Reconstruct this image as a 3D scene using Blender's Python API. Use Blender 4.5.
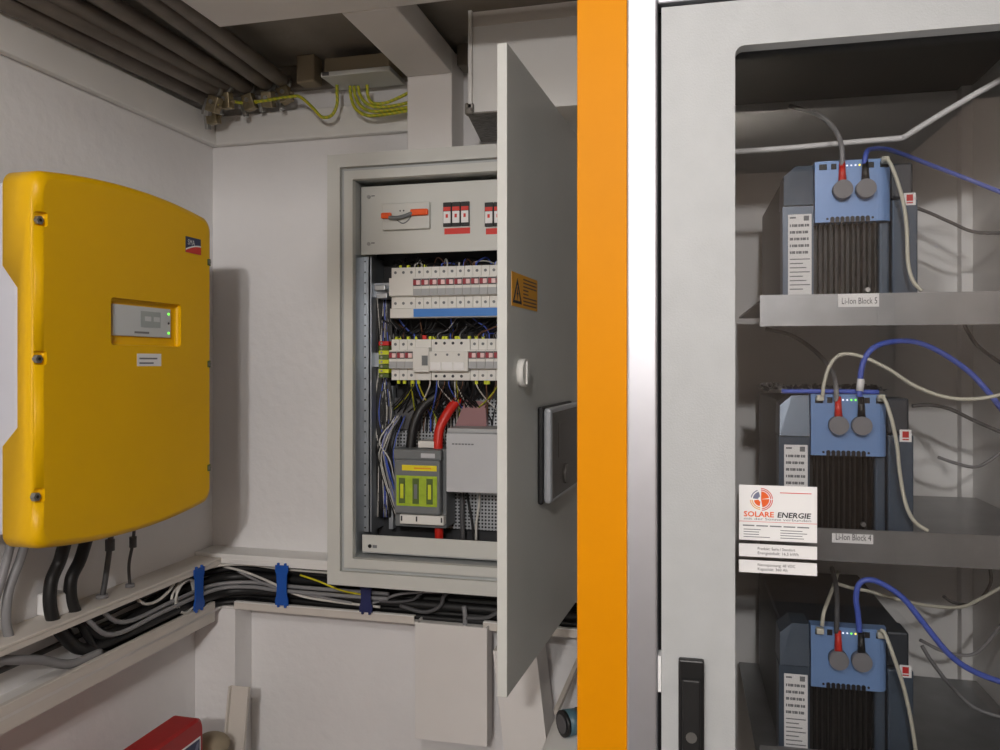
import bpy, bmesh, math, random
from mathutils import Vector, Matrix
random.seed(11)
S = bpy.context.scene
COL = S.collection
for o in list(bpy.data.objects):
    bpy.data.objects.remove(o)

# ------------------------------------------------------------------ camera, world, exposure
F = 798.0; YAW = math.radians(14.1); HZ = 362.0; H = 1.45      # focal length (px), yaw, horizon row, eye height
cd = bpy.data.cameras.new('camera'); cam = bpy.data.objects.new('camera', cd); COL.objects.link(cam)
cam.location = (0, 0, H); cam.rotation_euler = (math.pi/2, 0, YAW)
cd.sensor_width = 36; cd.lens = F*36/1000; cd.shift_y = -(375-HZ)/1000; cd.clip_start = 0.02
S.camera = cam
w = bpy.data.worlds.new('world'); S.world = w; w.use_nodes = True
w.node_tree.nodes['Background'].inputs[0].default_value = (0.02, 0.02, 0.022, 1)
w.node_tree.nodes['Background'].inputs[1].default_value = 0.3
S.view_settings.view_transform = 'Standard'; S.view_settings.look = 'None'
S.view_settings.gamma = 1; S.view_settings.use_curve_mapping = False
S.view_settings.exposure = 0.14
LAMPS = [((0.15, -1.90, H+0.90), 125.0), ((-0.25, -0.33, H+0.62), 27.0)]   # the room's two globe lamps, both behind the camera: (place, watts of light)

# ------------------------------------------------------------------ pixel -> point on a known plane
FW = Vector((-math.sin(YAW), math.cos(YAW), 0)); RT = Vector((math.cos(YAW), math.sin(YAW), 0)); UP = Vector((0, 0, 1))
CP = Vector((0, 0, H))
def ray(x, y): return FW + RT*((x-500)/F) + UP*((HZ-y)/F)
def onX(x, y, X): d = ray(x, y); return CP + d*(X/d.x)
def onY(x, y, Y): d = ray(x, y); return CP + d*(Y/d.y)
def onZ(x, y, Z): d = ray(x, y); return CP + d*((Z)/d.z)       # Z relative to the eye
RA = math.radians(1.3)
RO = Vector((0.048, 0.92, 0)); EX = Vector((math.cos(RA), math.sin(RA), 0)); EY = Vector((-math.sin(RA), math.cos(RA), 0))
def rw(p): return RO + EX*p[0] + EY*p[1] + UP*p[2]             # rack-local -> world
def rk(x, y, d):                                               # pixel -> rack-local point at depth d behind the rack's front
    r = ray(x, y); t = (d - (CP-RO).dot(EY))/r.dot(EY); p = CP + r*t - RO
    return Vector((p.dot(EX), d, p.z))

# ------------------------------------------------------------------ materials
def lin(c):
    return tuple(((v/255)/12.92 if v/255 <= 0.04045 else ((v/255+0.055)/1.055)**2.4) for v in c)+(1,)
MATS = {}
def mat(name, rgb, rough=0.5, metal=0.0, var=0.06, vscale=6, bump=0.0, bscale=80, emit=0, spec=0.5, coat=0):
    m = bpy.data.materials.new(name); m.use_nodes = True; nt = m.node_tree; N = nt.nodes; L = nt.links
    b = N['Principled BSDF']; c = lin(rgb)
    b.inputs['Roughness'].default_value = rough; b.inputs['Metallic'].default_value = metal
    b.inputs['Specular IOR Level'].default_value = spec; b.inputs['Coat Weight'].default_value = coat
    tc = N.new('ShaderNodeTexCoord')
    nz = N.new('ShaderNodeTexNoise'); nz.inputs['Scale'].default_value = vscale; nz.inputs['Detail'].default_value = 4
    L.new(tc.outputs['Object'], nz.inputs['Vector'])
    rp = N.new('ShaderNodeValToRGB')
    rp.color_ramp.elements[0].position = 0.3; rp.color_ramp.elements[1].position = 0.7
    rp.color_ramp.elements[0].color = tuple(v*(1-var) for v in c[:3])+(1,)
    rp.color_ramp.elements[1].color = tuple(min(1, v*(1+var)) for v in c[:3])+(1,)
    L.new(nz.outputs['Fac'], rp.inputs['Fac']); L.new(rp.outputs['Color'], b.inputs['Base Color'])
    if bump:
        n2 = N.new('ShaderNodeTexNoise'); n2.inputs['Scale'].default_value = bscale; n2.inputs['Detail'].default_value = 5
        L.new(tc.outputs['Object'], n2.inputs['Vector'])
        bp = N.new('ShaderNodeBump'); bp.inputs['Strength'].default_value = bump; bp.inputs['Distance'].default_value = 0.004
        L.new(n2.outputs['Fac'], bp.inputs['Height']); L.new(bp.outputs['Normal'], b.inputs['Normal'])
    if emit:
        b.inputs['Emission Color'].default_value = c; b.inputs['Emission Strength'].default_value = emit
    MATS[name] = m
    return m
mat('wall_white', (230, 229, 229), 0.8, var=0.04, vscale=3, bump=0.5, bscale=35)
mat('wall_low', (230, 228, 228), 0.8, var=0.05, vscale=4, bump=0.9, bscale=18)
mat('trim_white', (230, 229, 226), 0.6, var=0.03)
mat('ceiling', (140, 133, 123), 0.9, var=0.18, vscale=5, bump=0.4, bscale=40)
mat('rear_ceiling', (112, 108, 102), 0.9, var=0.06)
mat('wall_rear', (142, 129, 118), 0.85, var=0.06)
mat('floor', (74, 71, 68), 0.8, var=0.1, bump=0.3)
mat('pipe', (128, 119, 110), 0.6, 0.2, var=0.15, vscale=14)
mat('duct_white', (224, 221, 218), 0.55, var=0.03)
mat('duct_beige', (208, 202, 194), 0.6, var=0.04)
mat('yellow', (236, 184, 0), 0.4, var=0.03, vscale=4, bump=0.06, bscale=300, spec=0.3)
mat('housing', (200, 202, 212), 0.5, var=0.03)
mat('cab', (203, 204, 199), 0.42, var=0.02, bump=0.05, bscale=400)
mat('cab_inner', (176, 180, 180), 0.5, var=0.03)
mat('cab_back', (46, 47, 50), 0.7, var=0.1)  # shade and black cabling inside the cabinet put into the colour
mat('zinc', (178, 184, 190), 0.38, 0.75, var=0.08, vscale=20)
mat('orange', (220, 141, 0), 0.5, var=0.03, vscale=5, spec=0.1)
mat('alu', (202, 203, 209), 0.42, 0.85, var=0.03, vscale=20)
mat('rack_grey', (180, 183, 184), 0.5, var=0.03, vscale=30, bump=0.12, bscale=500)
mat('rack_inner', (230, 230, 229), 0.55, var=0.03)
mat('rack_dark', (66, 66, 64), 0.8, var=0.08)  # shade of the rack's unlit inner faces put into the colour
mat('black', (18, 18, 19), 0.45, var=0.15)
mat('black_rubber', (20, 20, 21), 0.55, var=0.1)
mat('dark_gap', (22, 20, 22), 0.9, var=0.05)
mat('slate', (72, 86, 102), 0.32, 0.25, var=0.08, vscale=8)
mat('slate_dark', (50, 56, 64), 0.45, 0.2, var=0.08)
mat('module_blue', (120, 154, 205), 0.3, 0.1, var=0.03)
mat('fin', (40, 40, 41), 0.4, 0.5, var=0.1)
mat('fin_shaded', (9, 9, 10), 0.8, 0.0, var=0.1, spec=0.15)  # darker copy of fin: shade on the lower modules put into the colour
mat('shelf_alu', (146, 148, 150), 0.36, 0.75, var=0.08, vscale=30)
mat('knob_grey', (122, 122, 126), 0.55, var=0.03)
mat('red', (196, 30, 30), 0.45, var=0.04)
mat('red_case', (168, 30, 30), 0.45, var=0.05)
mat('white_print', (236, 236, 236), 0.6, var=0.01)
mat('ink', (52, 54, 60), 0.7, var=0.02)
mat('ink_grey', (118, 120, 124), 0.7, var=0.02)
mat('ink_red', (214, 60, 52), 0.6, var=0.02)
mat('ink_orange', (232, 98, 30), 0.6, var=0.02)
mat('ink_slate', (118, 122, 148), 0.6, var=0.02)
mat('logo_blue', (50, 58, 92), 0.5, var=0.02)
mat('cable_black', (24, 24, 25), 0.5, var=0.1)
mat('cable_grey', (138, 138, 140), 0.5, var=0.05)
mat('cable_dgrey', (82, 82, 84), 0.55, var=0.08)
mat('cable_white', (205, 203, 196), 0.5, var=0.04)
mat('cable_beige', (206, 204, 188), 0.45, var=0.03)
mat('cable_blue', (76, 100, 196), 0.42, var=0.05)
mat('cable_red', (206, 40, 28), 0.42, var=0.05)
mat('cable_yellow', (214, 202, 30), 0.5, var=0.04)
mat('cable_brown', (104, 72, 52), 0.5, var=0.05)
mat('clip_blue', (20, 84, 176), 0.45, var=0.05)
mat('clip_navy', (34, 42, 92), 0.5, var=0.05)
mat('mcb', (222, 221, 216), 0.45, var=0.02)
mat('mcb_grey', (168, 170, 172), 0.5, var=0.02)
mat('toggle_red', (150, 44, 56), 0.5, var=0.05)
mat('toggle_pink', (232, 200, 200), 0.5, var=0.05)
mat('strip_blue', (62, 128, 206), 0.45, var=0.03)
mat('ferrule', (206, 214, 40), 0.5, var=0.05)
mat('fuse_grey', (112, 116, 118), 0.45, var=0.03)
mat('fuse_yellow', (232, 214, 30), 0.5, var=0.02)
mat('window_green', (160, 186, 44), 0.25, var=0.12, vscale=60)
mat('window_dark', (84, 104, 44), 0.3, var=0.1)
mat('box_grey', (190, 192, 196), 0.5, var=0.02)
mat('steel', (160, 160, 158), 0.35, 0.9, var=0.1)
mat('brass', (150, 138, 112), 0.42, 0.8, var=0.25, vscale=60)
mat('orange_switch', (240, 90, 24), 0.45, var=0.03)
mat('sticker_orange', (226, 160, 32), 0.5, var=0.03)
mat('display', (205, 210, 212), 0.25, var=0.02)
mat('lcd', (170, 178, 178), 0.2, var=0.02)
mat('teal', (72, 104, 116), 0.4, var=0.06)
mat('silver', (196, 200, 206), 0.3, 0.6, var=0.02)
mat('panel_dark', (96, 92, 88), 0.25, 0.3, var=0.04)
mat('tape_grey', (120, 116, 110), 0.4, 0.4, var=0.3, vscale=60, bump=0.8, bscale=90)
mat('tan', (150, 138, 116), 0.8, var=0.08)
mat('red_clear', (150, 112, 114), 0.3, var=0.05)
mat('led_green', (120, 255, 80), 0.5, emit=1.6)
mat('led_yellow', (255, 220, 70), 0.5, emit=1.8)
mat('led_white', (235, 240, 255), 0.5, emit=1.0)

def glass(name, tint, ior=1.5, gl_rough=0.0):
    m = bpy.data.materials.new(name); m.use_nodes = True; nt = m.node_tree; N = nt.nodes; L = nt.links
    for n in list(N):
        if n.type != 'OUTPUT_MATERIAL': N.remove(n)
    out = N['Material Output']
    tr = N.new('ShaderNodeBsdfTransparent'); tr.inputs[0].default_value = tint
    gl = N.new('ShaderNodeBsdfGlossy'); gl.inputs['Roughness'].default_value = gl_rough; gl.inputs[0].default_value = (1, 1, 1, 1)
    fr = N.new('ShaderNodeFresnel'); fr.inputs['IOR'].default_value = ior
    mx = N.new('ShaderNodeMixShader')
    L.new(fr.outputs[0], mx.inputs[0]); L.new(tr.outputs[0], mx.inputs[1]); L.new(gl.outputs[0], mx.inputs[2])
    L.new(mx.outputs[0], out.inputs['Surface']); MATS[name] = m
glass('glass', (0.90, 0.90, 0.90, 1), 1.5)
glass('film', (0.92, 0.95, 1.0, 1), 2.2, 0.25)

def striped(name, c1, c2, scale):                              # green/yellow earth wire
    m = mat(name, c1, 0.45); nt = m.node_tree; N = nt.nodes; L = nt.links
    tc = N.new('ShaderNodeTexCoord'); wv = N.new('ShaderNodeTexWave'); wv.bands_direction = 'DIAGONAL'
    wv.inputs['Scale'].default_value = scale
    rp = N.new('ShaderNodeValToRGB'); rp.color_ramp.interpolation = 'CONSTANT'
    rp.color_ramp.elements[0].color = lin(c1); rp.color_ramp.elements[1].color = lin(c2); rp.color_ramp.elements[1].position = 0.55
    L.new(tc.outputs['Object'], wv.inputs['Vector']); L.new(wv.outputs['Fac'], rp.inputs['Fac'])
    L.new(rp.outputs['Color'], N['Principled BSDF'].inputs['Base Color'])
striped('earth_wire', (196, 188, 44), (160, 172, 48), 45)

def perforated(name, rgb, pitch):                              # fine punched mounting plate, holes too small to pick apart
    m = mat(name, rgb, 0.45, 0.4); nt = m.node_tree; N = nt.nodes; L = nt.links
    tc = N.new('ShaderNodeTexCoord'); vo = N.new('ShaderNodeTexVoronoi'); vo.inputs['Scale'].default_value = 1/pitch
    vo.inputs['Randomness'].default_value = 0
    rp = N.new('ShaderNodeValToRGB'); rp.color_ramp.interpolation = 'CONSTANT'
    rp.color_ramp.elements[0].color = lin((36, 38, 40)); rp.color_ramp.elements[1].color = lin(rgb); rp.color_ramp.elements[1].position = 0.30
    mp = N.new('ShaderNodeMapping'); mp.inputs['Scale'].default_value = (1, 0, 1)
    L.new(tc.outputs['Object'], mp.inputs['Vector']); L.new(mp.outputs[0], vo.inputs['Vector'])
    L.new(vo.outputs['Distance'], rp.inputs['Fac']); L.new(rp.outputs['Color'], N['Principled BSDF'].inputs['Base Color'])
perforated('perforated', (176, 180, 184), 0.0085)

# ------------------------------------------------------------------ mesh helpers
ORG = {}
def crom(pts, n=8):
    pts = [Vector(p) for p in pts]
    if len(pts) < 3: return pts
    P = [pts[0]*2-pts[1]] + pts + [pts[-1]*2-pts[-2]]; out = []
    for i in range(1, len(P)-2):
        a, b, c, d = P[i-1:i+3]
        for k in range(n):
            t = k/n
            out.append(0.5*((2*b)+(c-a)*t+(2*a-5*b+4*c-d)*t*t+(3*b-a-3*c+d)*t**3))
    out.append(pts[-1]); return out
class MB:
    def __init__(s, xf=None): s.bm = bmesh.new(); s.xf = xf
    def box(s, x0, x1, y0, y1, z0, z1, bev=0.0, seg=2):
        x0, x1 = min(x0, x1), max(x0, x1); y0, y1 = min(y0, y1), max(y0, y1); z0, z1 = min(z0, z1), max(z0, z1)
        M = Matrix.Translation(((x0+x1)/2, (y0+y1)/2, (z0+z1)/2)) @ Matrix.Diagonal((x1-x0, y1-y0, z1-z0, 1))
        r = bmesh.ops.create_cube(s.bm, size=1, matrix=M)
        if bev:
            es = list({e for v in r['verts'] for e in v.link_edges})
            bmesh.ops.bevel(s.bm, geom=es, offset=min(bev, .45*min(x1-x0, y1-y0, z1-z0)), segments=seg, affect='EDGES', profile=0.5)
        return s
    def cyl(s, p0, p1, r0, r1=None, n=16, smooth=True):
        return s.tube([p0, p1], r0, n, r1=r1, smooth=smooth, raw=True)
    def tube(s, pts, r, n=8, r1=None, smooth=True, raw=False, sub=8):
        P = [Vector(p) for p in pts] if raw else crom(pts, sub)
        m = len(P); prev = None; rings = []
        for i, p in enumerate(P):
            t = (P[min(i+1, m-1)]-P[max(i-1, 0)]).normalized()
            if prev is None:
                a = Vector((0, 0, 1)) if abs(t.z) < 0.9 else Vector((1, 0, 0))
                u = t.cross(a).normalized()
            else:
                u = (prev - t*prev.dot(t)).normalized()
            prev = u; v = t.cross(u)
            rr = r if r1 is None else r+(r1-r)*i/(m-1)
            rings.append([s.bm.verts.new(p+u*math.cos(2*math.pi*k/n)*rr+v*math.sin(2*math.pi*k/n)*rr) for k in range(n)])
        for a, b in zip(rings, rings[1:]):
            for k in range(n):
                f = s.bm.faces.new((a[k], a[(k+1) % n], b[(k+1) % n], b[k])); f.smooth = smooth
        s.bm.faces.new(rings[0][::-1]); s.bm.faces.new(rings[-1]); return s
    def loft(s, rings, smooth=False, cap=True):
        R = [[s.bm.verts.new(p) for p in ring] for ring in rings]; n = len(R[0])
        for a, b in zip(R, R[1:]):
            for k in range(n):
                f = s.bm.faces.new((a[k], a[(k+1) % n], b[(k+1) % n], b[k])); f.smooth = smooth
        if cap:
            s.bm.faces.new(R[0][::-1]); s.bm.faces.new(R[-1])
        return s
    def prism(s, outline, axis, a0, a1):
        def mk(p, a): return {'x': (a, p[0], p[1]), 'y': (p[0], a, p[1]), 'z': (p[0], p[1], a)}[axis]
        return s.loft([[mk(p, a0) for p in outline], [mk(p, a1) for p in outline]])
    def ring(s, o, i, y0, y1):                                  # rectangular frame in xz; o, i = (x0,x1,z0,z1)
        def c(q): return [(q[0], q[2]), (q[1], q[2]), (q[1], q[3]), (q[0], q[3])]
        return s.frame(c(o), c(i), y0, y1)
    def frame(s, O, I, y0, y1):
        n = len(O)
        V = [[s.bm.verts.new((p[0], y, p[1])) for p in q] for q in (O, I) for y in (y0, y1)]
        o0, o1, i0, i1 = V
        for k in range(n):
            j = (k+1) % n
            for a, b in ((o0, i0), (i0, i1), (i1, o1), (o1, o0)):
                vs = [a[k], a[j], b[j], b[k]]
                if (a[k].co-a[j].co).length < 1e-7 and (b[k].co-b[j].co).length < 1e-7: continue
                try: s.bm.faces.new(vs)
                except ValueError: pass
        bmesh.ops.remove_doubles(s.bm, verts=s.bm.verts[:], dist=1e-6)
        return s
    def ball(s, c, r, sc=(1, 1, 1), u=16, v=10):
        n0 = set(s.bm.faces)
        bmesh.ops.create_uvsphere(s.bm, u_segments=u, v_segments=v, radius=r, matrix=Matrix.Translation(c) @ Matrix.Diagonal((*sc, 1)))
        for f in s.bm.faces:
            if f not in n0: f.smooth = True
        return s
    def build(s, name, m, parent=None, label=None, cat=None, group=None, kind=None, loc=None):
        if s.xf:
            for v in s.bm.verts: v.co = s.xf(v.co)
        if parent is not None: o0 = ORG[parent.name]
        elif loc is not None: o0 = Vector(loc)
        else:
            xs = [v.co for v in s.bm.verts]
            o0 = Vector(((min(p.x for p in xs)+max(p.x for p in xs))/2, (min(p.y for p in xs)+max(p.y for p in xs))/2, min(p.z for p in xs)))
        for v in s.bm.verts: v.co -= o0
        bmesh.ops.recalc_face_normals(s.bm, faces=s.bm.faces[:])
        me = bpy.data.meshes.new(name); s.bm.to_mesh(me); s.bm.free()
        me.materials.append(MATS[m] if isinstance(m, str) else m)
        return link(name, me, o0, parent, label, cat, group, kind)
def link(name, me, o0, parent=None, label=None, cat=None, group=None, kind=None):
    ob = bpy.data.objects.new(name, me); COL.objects.link(ob)
    if parent is None: ob.location = o0
    else: ob.parent = parent
    ORG[ob.name] = o0
    tag(ob, label, cat, group, kind); return ob
def tag(ob, label=None, cat=None, group=None, kind=None):
    if label: ob['label'] = label
    if cat: ob['category'] = cat
    if group: ob['group'] = group
    if kind: ob['kind'] = kind
def thing(name, label, cat, loc, group=None):
    ob = bpy.data.objects.new(name, None); COL.objects.link(ob); ob.empty_display_size = 0.05
    ob.location = loc; ORG[ob.name] = Vector(loc); tag(ob, label, cat, group); return ob
def struct(name, mb, m, parent=None, label=None): return mb.build(name, m, parent, kind='structure', label=label)
def cable(name, label, pts, r, m, group=None, n=8, sub=8, cat='cable'):
    return MB().tube(pts, r, n, sub=sub).build(name, m, label=label, cat=cat, group=group)
def boolean(ob, cut):
    me = bpy.data.meshes.new('cut'); bmesh.ops.recalc_face_normals(cut.bm, faces=cut.bm.faces[:])
    cut.bm.to_mesh(me); cut.bm.free(); co = bpy.data.objects.new('cut', me); COL.objects.link(co)
    base = bpy.data.objects.new('base', ob.data); COL.objects.link(base); base.location = ORG[ob.name]
    md = base.modifiers.new('b', 'BOOLEAN'); md.operation = 'DIFFERENCE'; md.solver = 'EXACT'; md.object = co
    bpy.context.view_layer.update(); dg = bpy.context.evaluated_depsgraph_get()
    nm = bpy.data.meshes.new_from_object(base.evaluated_get(dg))
    bpy.data.objects.remove(base); bpy.data.objects.remove(co); old = ob.data; nm.name = old.name; ob.data = nm
def text(body, size, p, ex, ey, m, parent, align='LEFT', name='lettering', bold=0.0, shear=0.0, width=None, lift=0.0003):
    cu = bpy.data.curves.new('t', 'FONT'); cu.body = body; cu.size = size; cu.align_x = align; cu.offset = bold; cu.shear = shear; cu.resolution_u = 2
    ob = bpy.data.objects.new('t', cu); COL.objects.link(ob); bpy.context.view_layer.update()
    me = bpy.data.meshes.new_from_object(ob.evaluated_get(bpy.context.evaluated_depsgraph_get()))
    bpy.data.objects.remove(ob); bpy.data.curves.remove(cu)
    ex = Vector(ex).normalized(); ey = Vector(ey).normalized(); nz = ex.cross(ey)
    sx = 1
    if width and len(me.vertices):
        xs = [v.co.x for v in me.vertices]; sx = width/(max(xs)-min(xs))
    o0 = ORG[parent.name]
    for v in me.vertices: v.co = Vector(p) + ex*v.co.x*sx + ey*v.co.y + nz*lift - o0
    me.name = name; me.materials.clear(); me.materials.append(MATS[m])
    return link(name, me, o0, parent)

# ------------------------------------------------------------------ the room
XL, YB = -1.29, 1.92                                            # left wall, back wall
XR, YF, ZC, ZR = 1.30, -3.20, H+0.775, H+1.15
struct('floor', MB().box(XL-.1, XR+.1, YF-.1, YB+.1, -.08, 0), 'floor')
struct('wall_left', MB().box(XL-.1, XL, YF-.1, YB+.1, 0, ZR), 'wall_white')
struct('wall_back', MB().box(XL, XR, YB, YB+.1, 0, ZR), 'wall_white')
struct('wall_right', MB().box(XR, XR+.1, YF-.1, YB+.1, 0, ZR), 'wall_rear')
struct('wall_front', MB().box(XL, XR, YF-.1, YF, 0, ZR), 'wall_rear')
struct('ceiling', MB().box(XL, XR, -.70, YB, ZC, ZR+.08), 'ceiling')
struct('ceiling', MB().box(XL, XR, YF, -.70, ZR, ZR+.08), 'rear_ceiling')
struct('trim_1', MB().box(XL, XL+.022, -.69, YB, H+.584, H+.662, .004), 'trim_white', label='white plaster band along the left wall below the pipes')
struct('trim_2', MB().box(XL+.022, -.692, YB-.022, YB, H+.584, H+.662, .004), 'trim_white', label='white plaster band along the back wall below the clamps')
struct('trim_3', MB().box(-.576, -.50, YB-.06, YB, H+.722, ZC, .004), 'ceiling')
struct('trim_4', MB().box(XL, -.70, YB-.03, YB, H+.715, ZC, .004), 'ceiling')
# low plaster ledges along the foot of the walls, below the frame
struct('trim_5', MB().box(XL, -1.05, .95, 1.80, 0, .30, .006), 'wall_low')

# globe lamps on the ceiling behind the camera
for k, (pos, power) in enumerate(LAMPS):
    R = (.06, .045)[k]
    lp = thing('ceiling_lamp', ('round opal globe lamp at the far end of the room behind the camera', 'small opal globe lamp hanging just behind the camera')[k], 'lamp', pos, 'globe lamps')
    m_ = mat('lamp_glow_%d' % k, (255, 250, 247), 0.5, var=0.0, emit=power/(math.pi*4*math.pi*R*R))
    MB().ball(pos, R, u=20, v=12).build('globe', m_, lp)
    MB().cyl((pos[0], pos[1], pos[2]+R*.85), (pos[0], pos[1], (ZR, ZC)[k]), R*.55, n=20).build('base', 'trim_white', lp)

# ------------------------------------------------------------------ inverter on the left wall
XI = -1.05; Y0, Y1 = 1.080, 1.562; ZI = H+.004; HH = .3105
inv = thing('battery_inverter', 'yellow wall-mounted inverter with a small display beside the corner', 'inverter', (XL, (Y0+Y1)/2, ZI-HH))
def inv_outline(ins):
    y0, y1, hh = Y0+ins, Y1-ins, HH-ins; yc = (y0+y1)/2; hw = (y1-y0)/2; r = .026; pts = []
    def top(y): return hh+.021*(1-((y-yc)/hw)**2)
    ze = top(y1-r)
    arc = [(y1-r+r*math.cos(a), ze-r+r*math.sin(a)) for a in [i*math.pi/2/6 for i in range(7)]]
    arc2 = [(2*yc-y, z) for y, z in arc[::-1]]
    mid = [(y1-r+(y0+r-(y1-r))*k/14, top(y1-r+(y0+r-(y1-r))*k/14)) for k in range(1, 14)]
    up = arc+mid+arc2
    pts = up+[(2*yc-y, -z) for y, z in up]
    return [(y, ZI+z) for y, z in pts]
rings = [[(x, y, z) for y, z in inv_outline(i)] for x, i in ((-1.120, .0), (-1.066, .0), (-1.058, .0022), (-1.0525, .0065), (XI, .013))]
mb = MB(); mb.loft(rings)
for f in mb.bm.faces:
    if len(f.verts) == 4: f.smooth = True
lid = mb.build('lid', 'yellow', inv)
cut = MB()
a = onX(111, 297, XI); b = onX(181, 347, XI)
cut.box(XI-.013, XI+.02, a.y, b.y, b.z, a.z, .006)
scr = [onX(42, 220, XI), onX(41, 359, XI), onX(39, 497, XI)]
for p in scr: cut.box(XI-.010, XI+.02, p.y-.017, p.y+.012, p.z-.010, p.z+.014, .004)
for yy in (Y0-.02, Y1+.02):                                     # the stepped notch in each side flange
    s_ = 1 if yy < Y0 else -1
    cut.prism([(-1.14, ZI+.168), (-1.122, ZI+.158), (-1.090, ZI+.118), (-1.090, ZI-.112), (-1.122, ZI-.146), (-1.14, ZI-.158)], 'y', yy, yy+s_*.05)
boolean(lid, cut)
for p in scr:
    s_ = MB().cyl((XI-.011, p.y, p.z), (XI-.003, p.y, p.z), .0075, n=6, smooth=False).build('screw', 'steel', inv)
    MB().cyl((XI-.0028, p.y, p.z), (XI-.0022, p.y, p.z), .003, n=6).build('socket', 'black', s_)
for px, py in ((207, 263), (208.5, 364), (205, 467)):
    z = H+(HZ-py)/F*1.77
    MB().box(XI-.012, XI+.0005, Y1-.020, Y1-.006, z-.008, z+.008, .002).build('screw_pocket', 'window_dark', inv)
    MB().cyl((XI-.004, Y1-.013, z), (XI+.002, Y1-.013, z), .005, n=6, smooth=False).build('screw', 'steel', inv)
MB().box(XL+.012, -1.10, Y0+.012, Y1-.012, ZI-HH+.015, ZI+HH-.012, .008).build('housing', 'housing', inv)
MB().box(XL, XL+.014, Y0+.06, Y1-.06, ZI-.2, ZI+.25).build('wall_bracket', 'zinc', inv)
a = onX(113, 303.5, XI-.008); b = onX(171, 338, XI-.008)
dp = MB().box(XI-.0135, XI-.008, a.y, b.y, b.z, a.z, .002).build('display_panel', 'display', inv)
ly0, ly1 = a.y+(b.y-a.y)*.45, a.y+(b.y-a.y)*.80; lz0, lz1 = b.z+(a.z-b.z)*.32, b.z+(a.z-b.z)*.85
MB().box(XI-.0085, XI-.0074, ly0, ly1, lz0, lz1).build('lcd', 'lcd', dp)
ICON = MB()
for k in range(3): ICON.box(XI-.0075, XI-.0071, ly0+.012+k*.026, ly0+.030+k*.026, lz0+.012, lz1-.010)
ICON.build('lcd_icons', 'display', dp)
for k, (fz, m_) in enumerate(((.82, 'led_green'), (.5, 'ink'), (.16, 'led_green'))):
    MB().cyl((XI-.008, b.y-.008, b.z+(a.z-b.z)*fz), (XI-.0072, b.y-.008, b.z+(a.z-b.z)*fz), .0026, n=10).build('led', m_, dp)
MB().box(XI-.008, XI-.0077, a.y+.058, a.y+.100, b.z+.006, b.z+.010).build('print_line', 'ink_grey', dp)
a = onX(137, 353.5, XI); b = onX(161, 366, XI)
st = MB().box(XI, XI+.0006, a.y, b.y, b.z, a.z).build('sticker', 'white_print', inv, label='small white printed sticker')
for k in range(2): MB().box(XI+.0006, XI+.0009, a.y+.006, a.y+(.058 if k == 0 else .047), a.z-.011-k*.009, a.z-.008-k*.009).build('print_line', 'ink_grey', st)
a = onX(185.5, 236, XI); b = onX(200.5, 257, XI); zz = a.z
lg = MB().box(XI, XI+.0008, a.y, b.y, b.z+.004, zz).build('logo_plate', 'logo_blue', inv, label='dark blue and red maker plate')
wv = b.y-a.y; ol = [(a.y+wv*t/8, b.z+.009+.011*math.sin(t/8*1.7)) for t in range(9)]+[(b.y, b.z+.004), (a.y, b.z+.004)]
MB().prism(ol, 'x', XI+.0008, XI+.0013).build('logo_swoosh', 'ink_red', lg)
ol2 = [(a.y+wv*t/8, b.z+.009+.011*math.sin(t/8*1.7)+.003) for t in range(9)]+[(a.y+wv*t/8, b.z+.009+.011*math.sin(t/8*1.7)) for t in range(8, -1, -1)]
MB().prism(ol2, 'x', XI+.0008, XI+.0013).build('logo_line', 'white_print', lg)
text('SMA', .016, (XI+.0009, a.y+.006, zz-.0165), (0, 1, 0), (0, 0, 1), 'white_print', lg, width=.024)

# ------------------------------------------------------------------ cable trunking round the corner
D = .082; XT, YT = XL+D, YB-D
ZU, ZLo = H-.515, H-.614
t1 = thing('cable_channel', 'open beige cable trunk on the left wall below the yellow inverter', 'cable trunk', (XL, 1.0, ZLo-.05))
MB().box(XL, XT, .55, YT, ZU, ZU+.007, .002).build('upper_ledge', 'duct_beige', t1)
MB().box(XT-.003, XT, .55, YT, ZU-.010, ZU).build('upper_lip', 'duct_beige', t1)
MB().box(XL, XT, .55, YT, ZLo-.026, ZLo-.020).build('trough', 'duct_white', t1)
MB().box(XT-.012, XT, .55, YT-.03, ZLo-.004, ZLo, .001).build('lower_lip', 'duct_beige', t1)
MB().box(XT-.0035, XT, .55, YT-.03, ZLo-.050, ZLo-.004).build('fascia', 'duct_beige', t1)
XC = -.868                                                      # left side of the distribution cabinet
t2 = thing('cable_channel', 'open white cable trunk on the back wall running under the grey cabinet', 'cable trunk', (-.6, YB, ZLo-.05))
MB().box(XL, XC, YT, YB, ZU, ZU+.016, .003).build('upper_ledge', 'trim_white', t2)
MB().box(XL, XC, YT-.002, YT+.004, ZU-.008, ZU+.004).build('upper_lip', 'trim_white', t2)
zl2 = ZLo-.006
xa = onY(234, 600, YT).x; xb = onY(414, 620, YT).x; xc = onY(483, 625, YT).x
for p, q in ((xa, xb), (xc, .1)):
    MB().box(p, q, YT, YT+.012, zl2-.003, zl2, .001).build('lower_lip', 'trim_white', t2)
    MB().box(p, q, YT, YT+.0035, zl2-.020, zl2-.003).build('fascia', 'duct_beige', t2)
MB().box(XL, .1, YT+.002, YB, zl2-.0195, zl2-.0145).build('trough', 'duct_white', t2)
MB().box(XT, .1, YB-.006, YB-.001, zl2-.0145, ZU).build('back_plate', 'rack_dark', t2)

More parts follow.
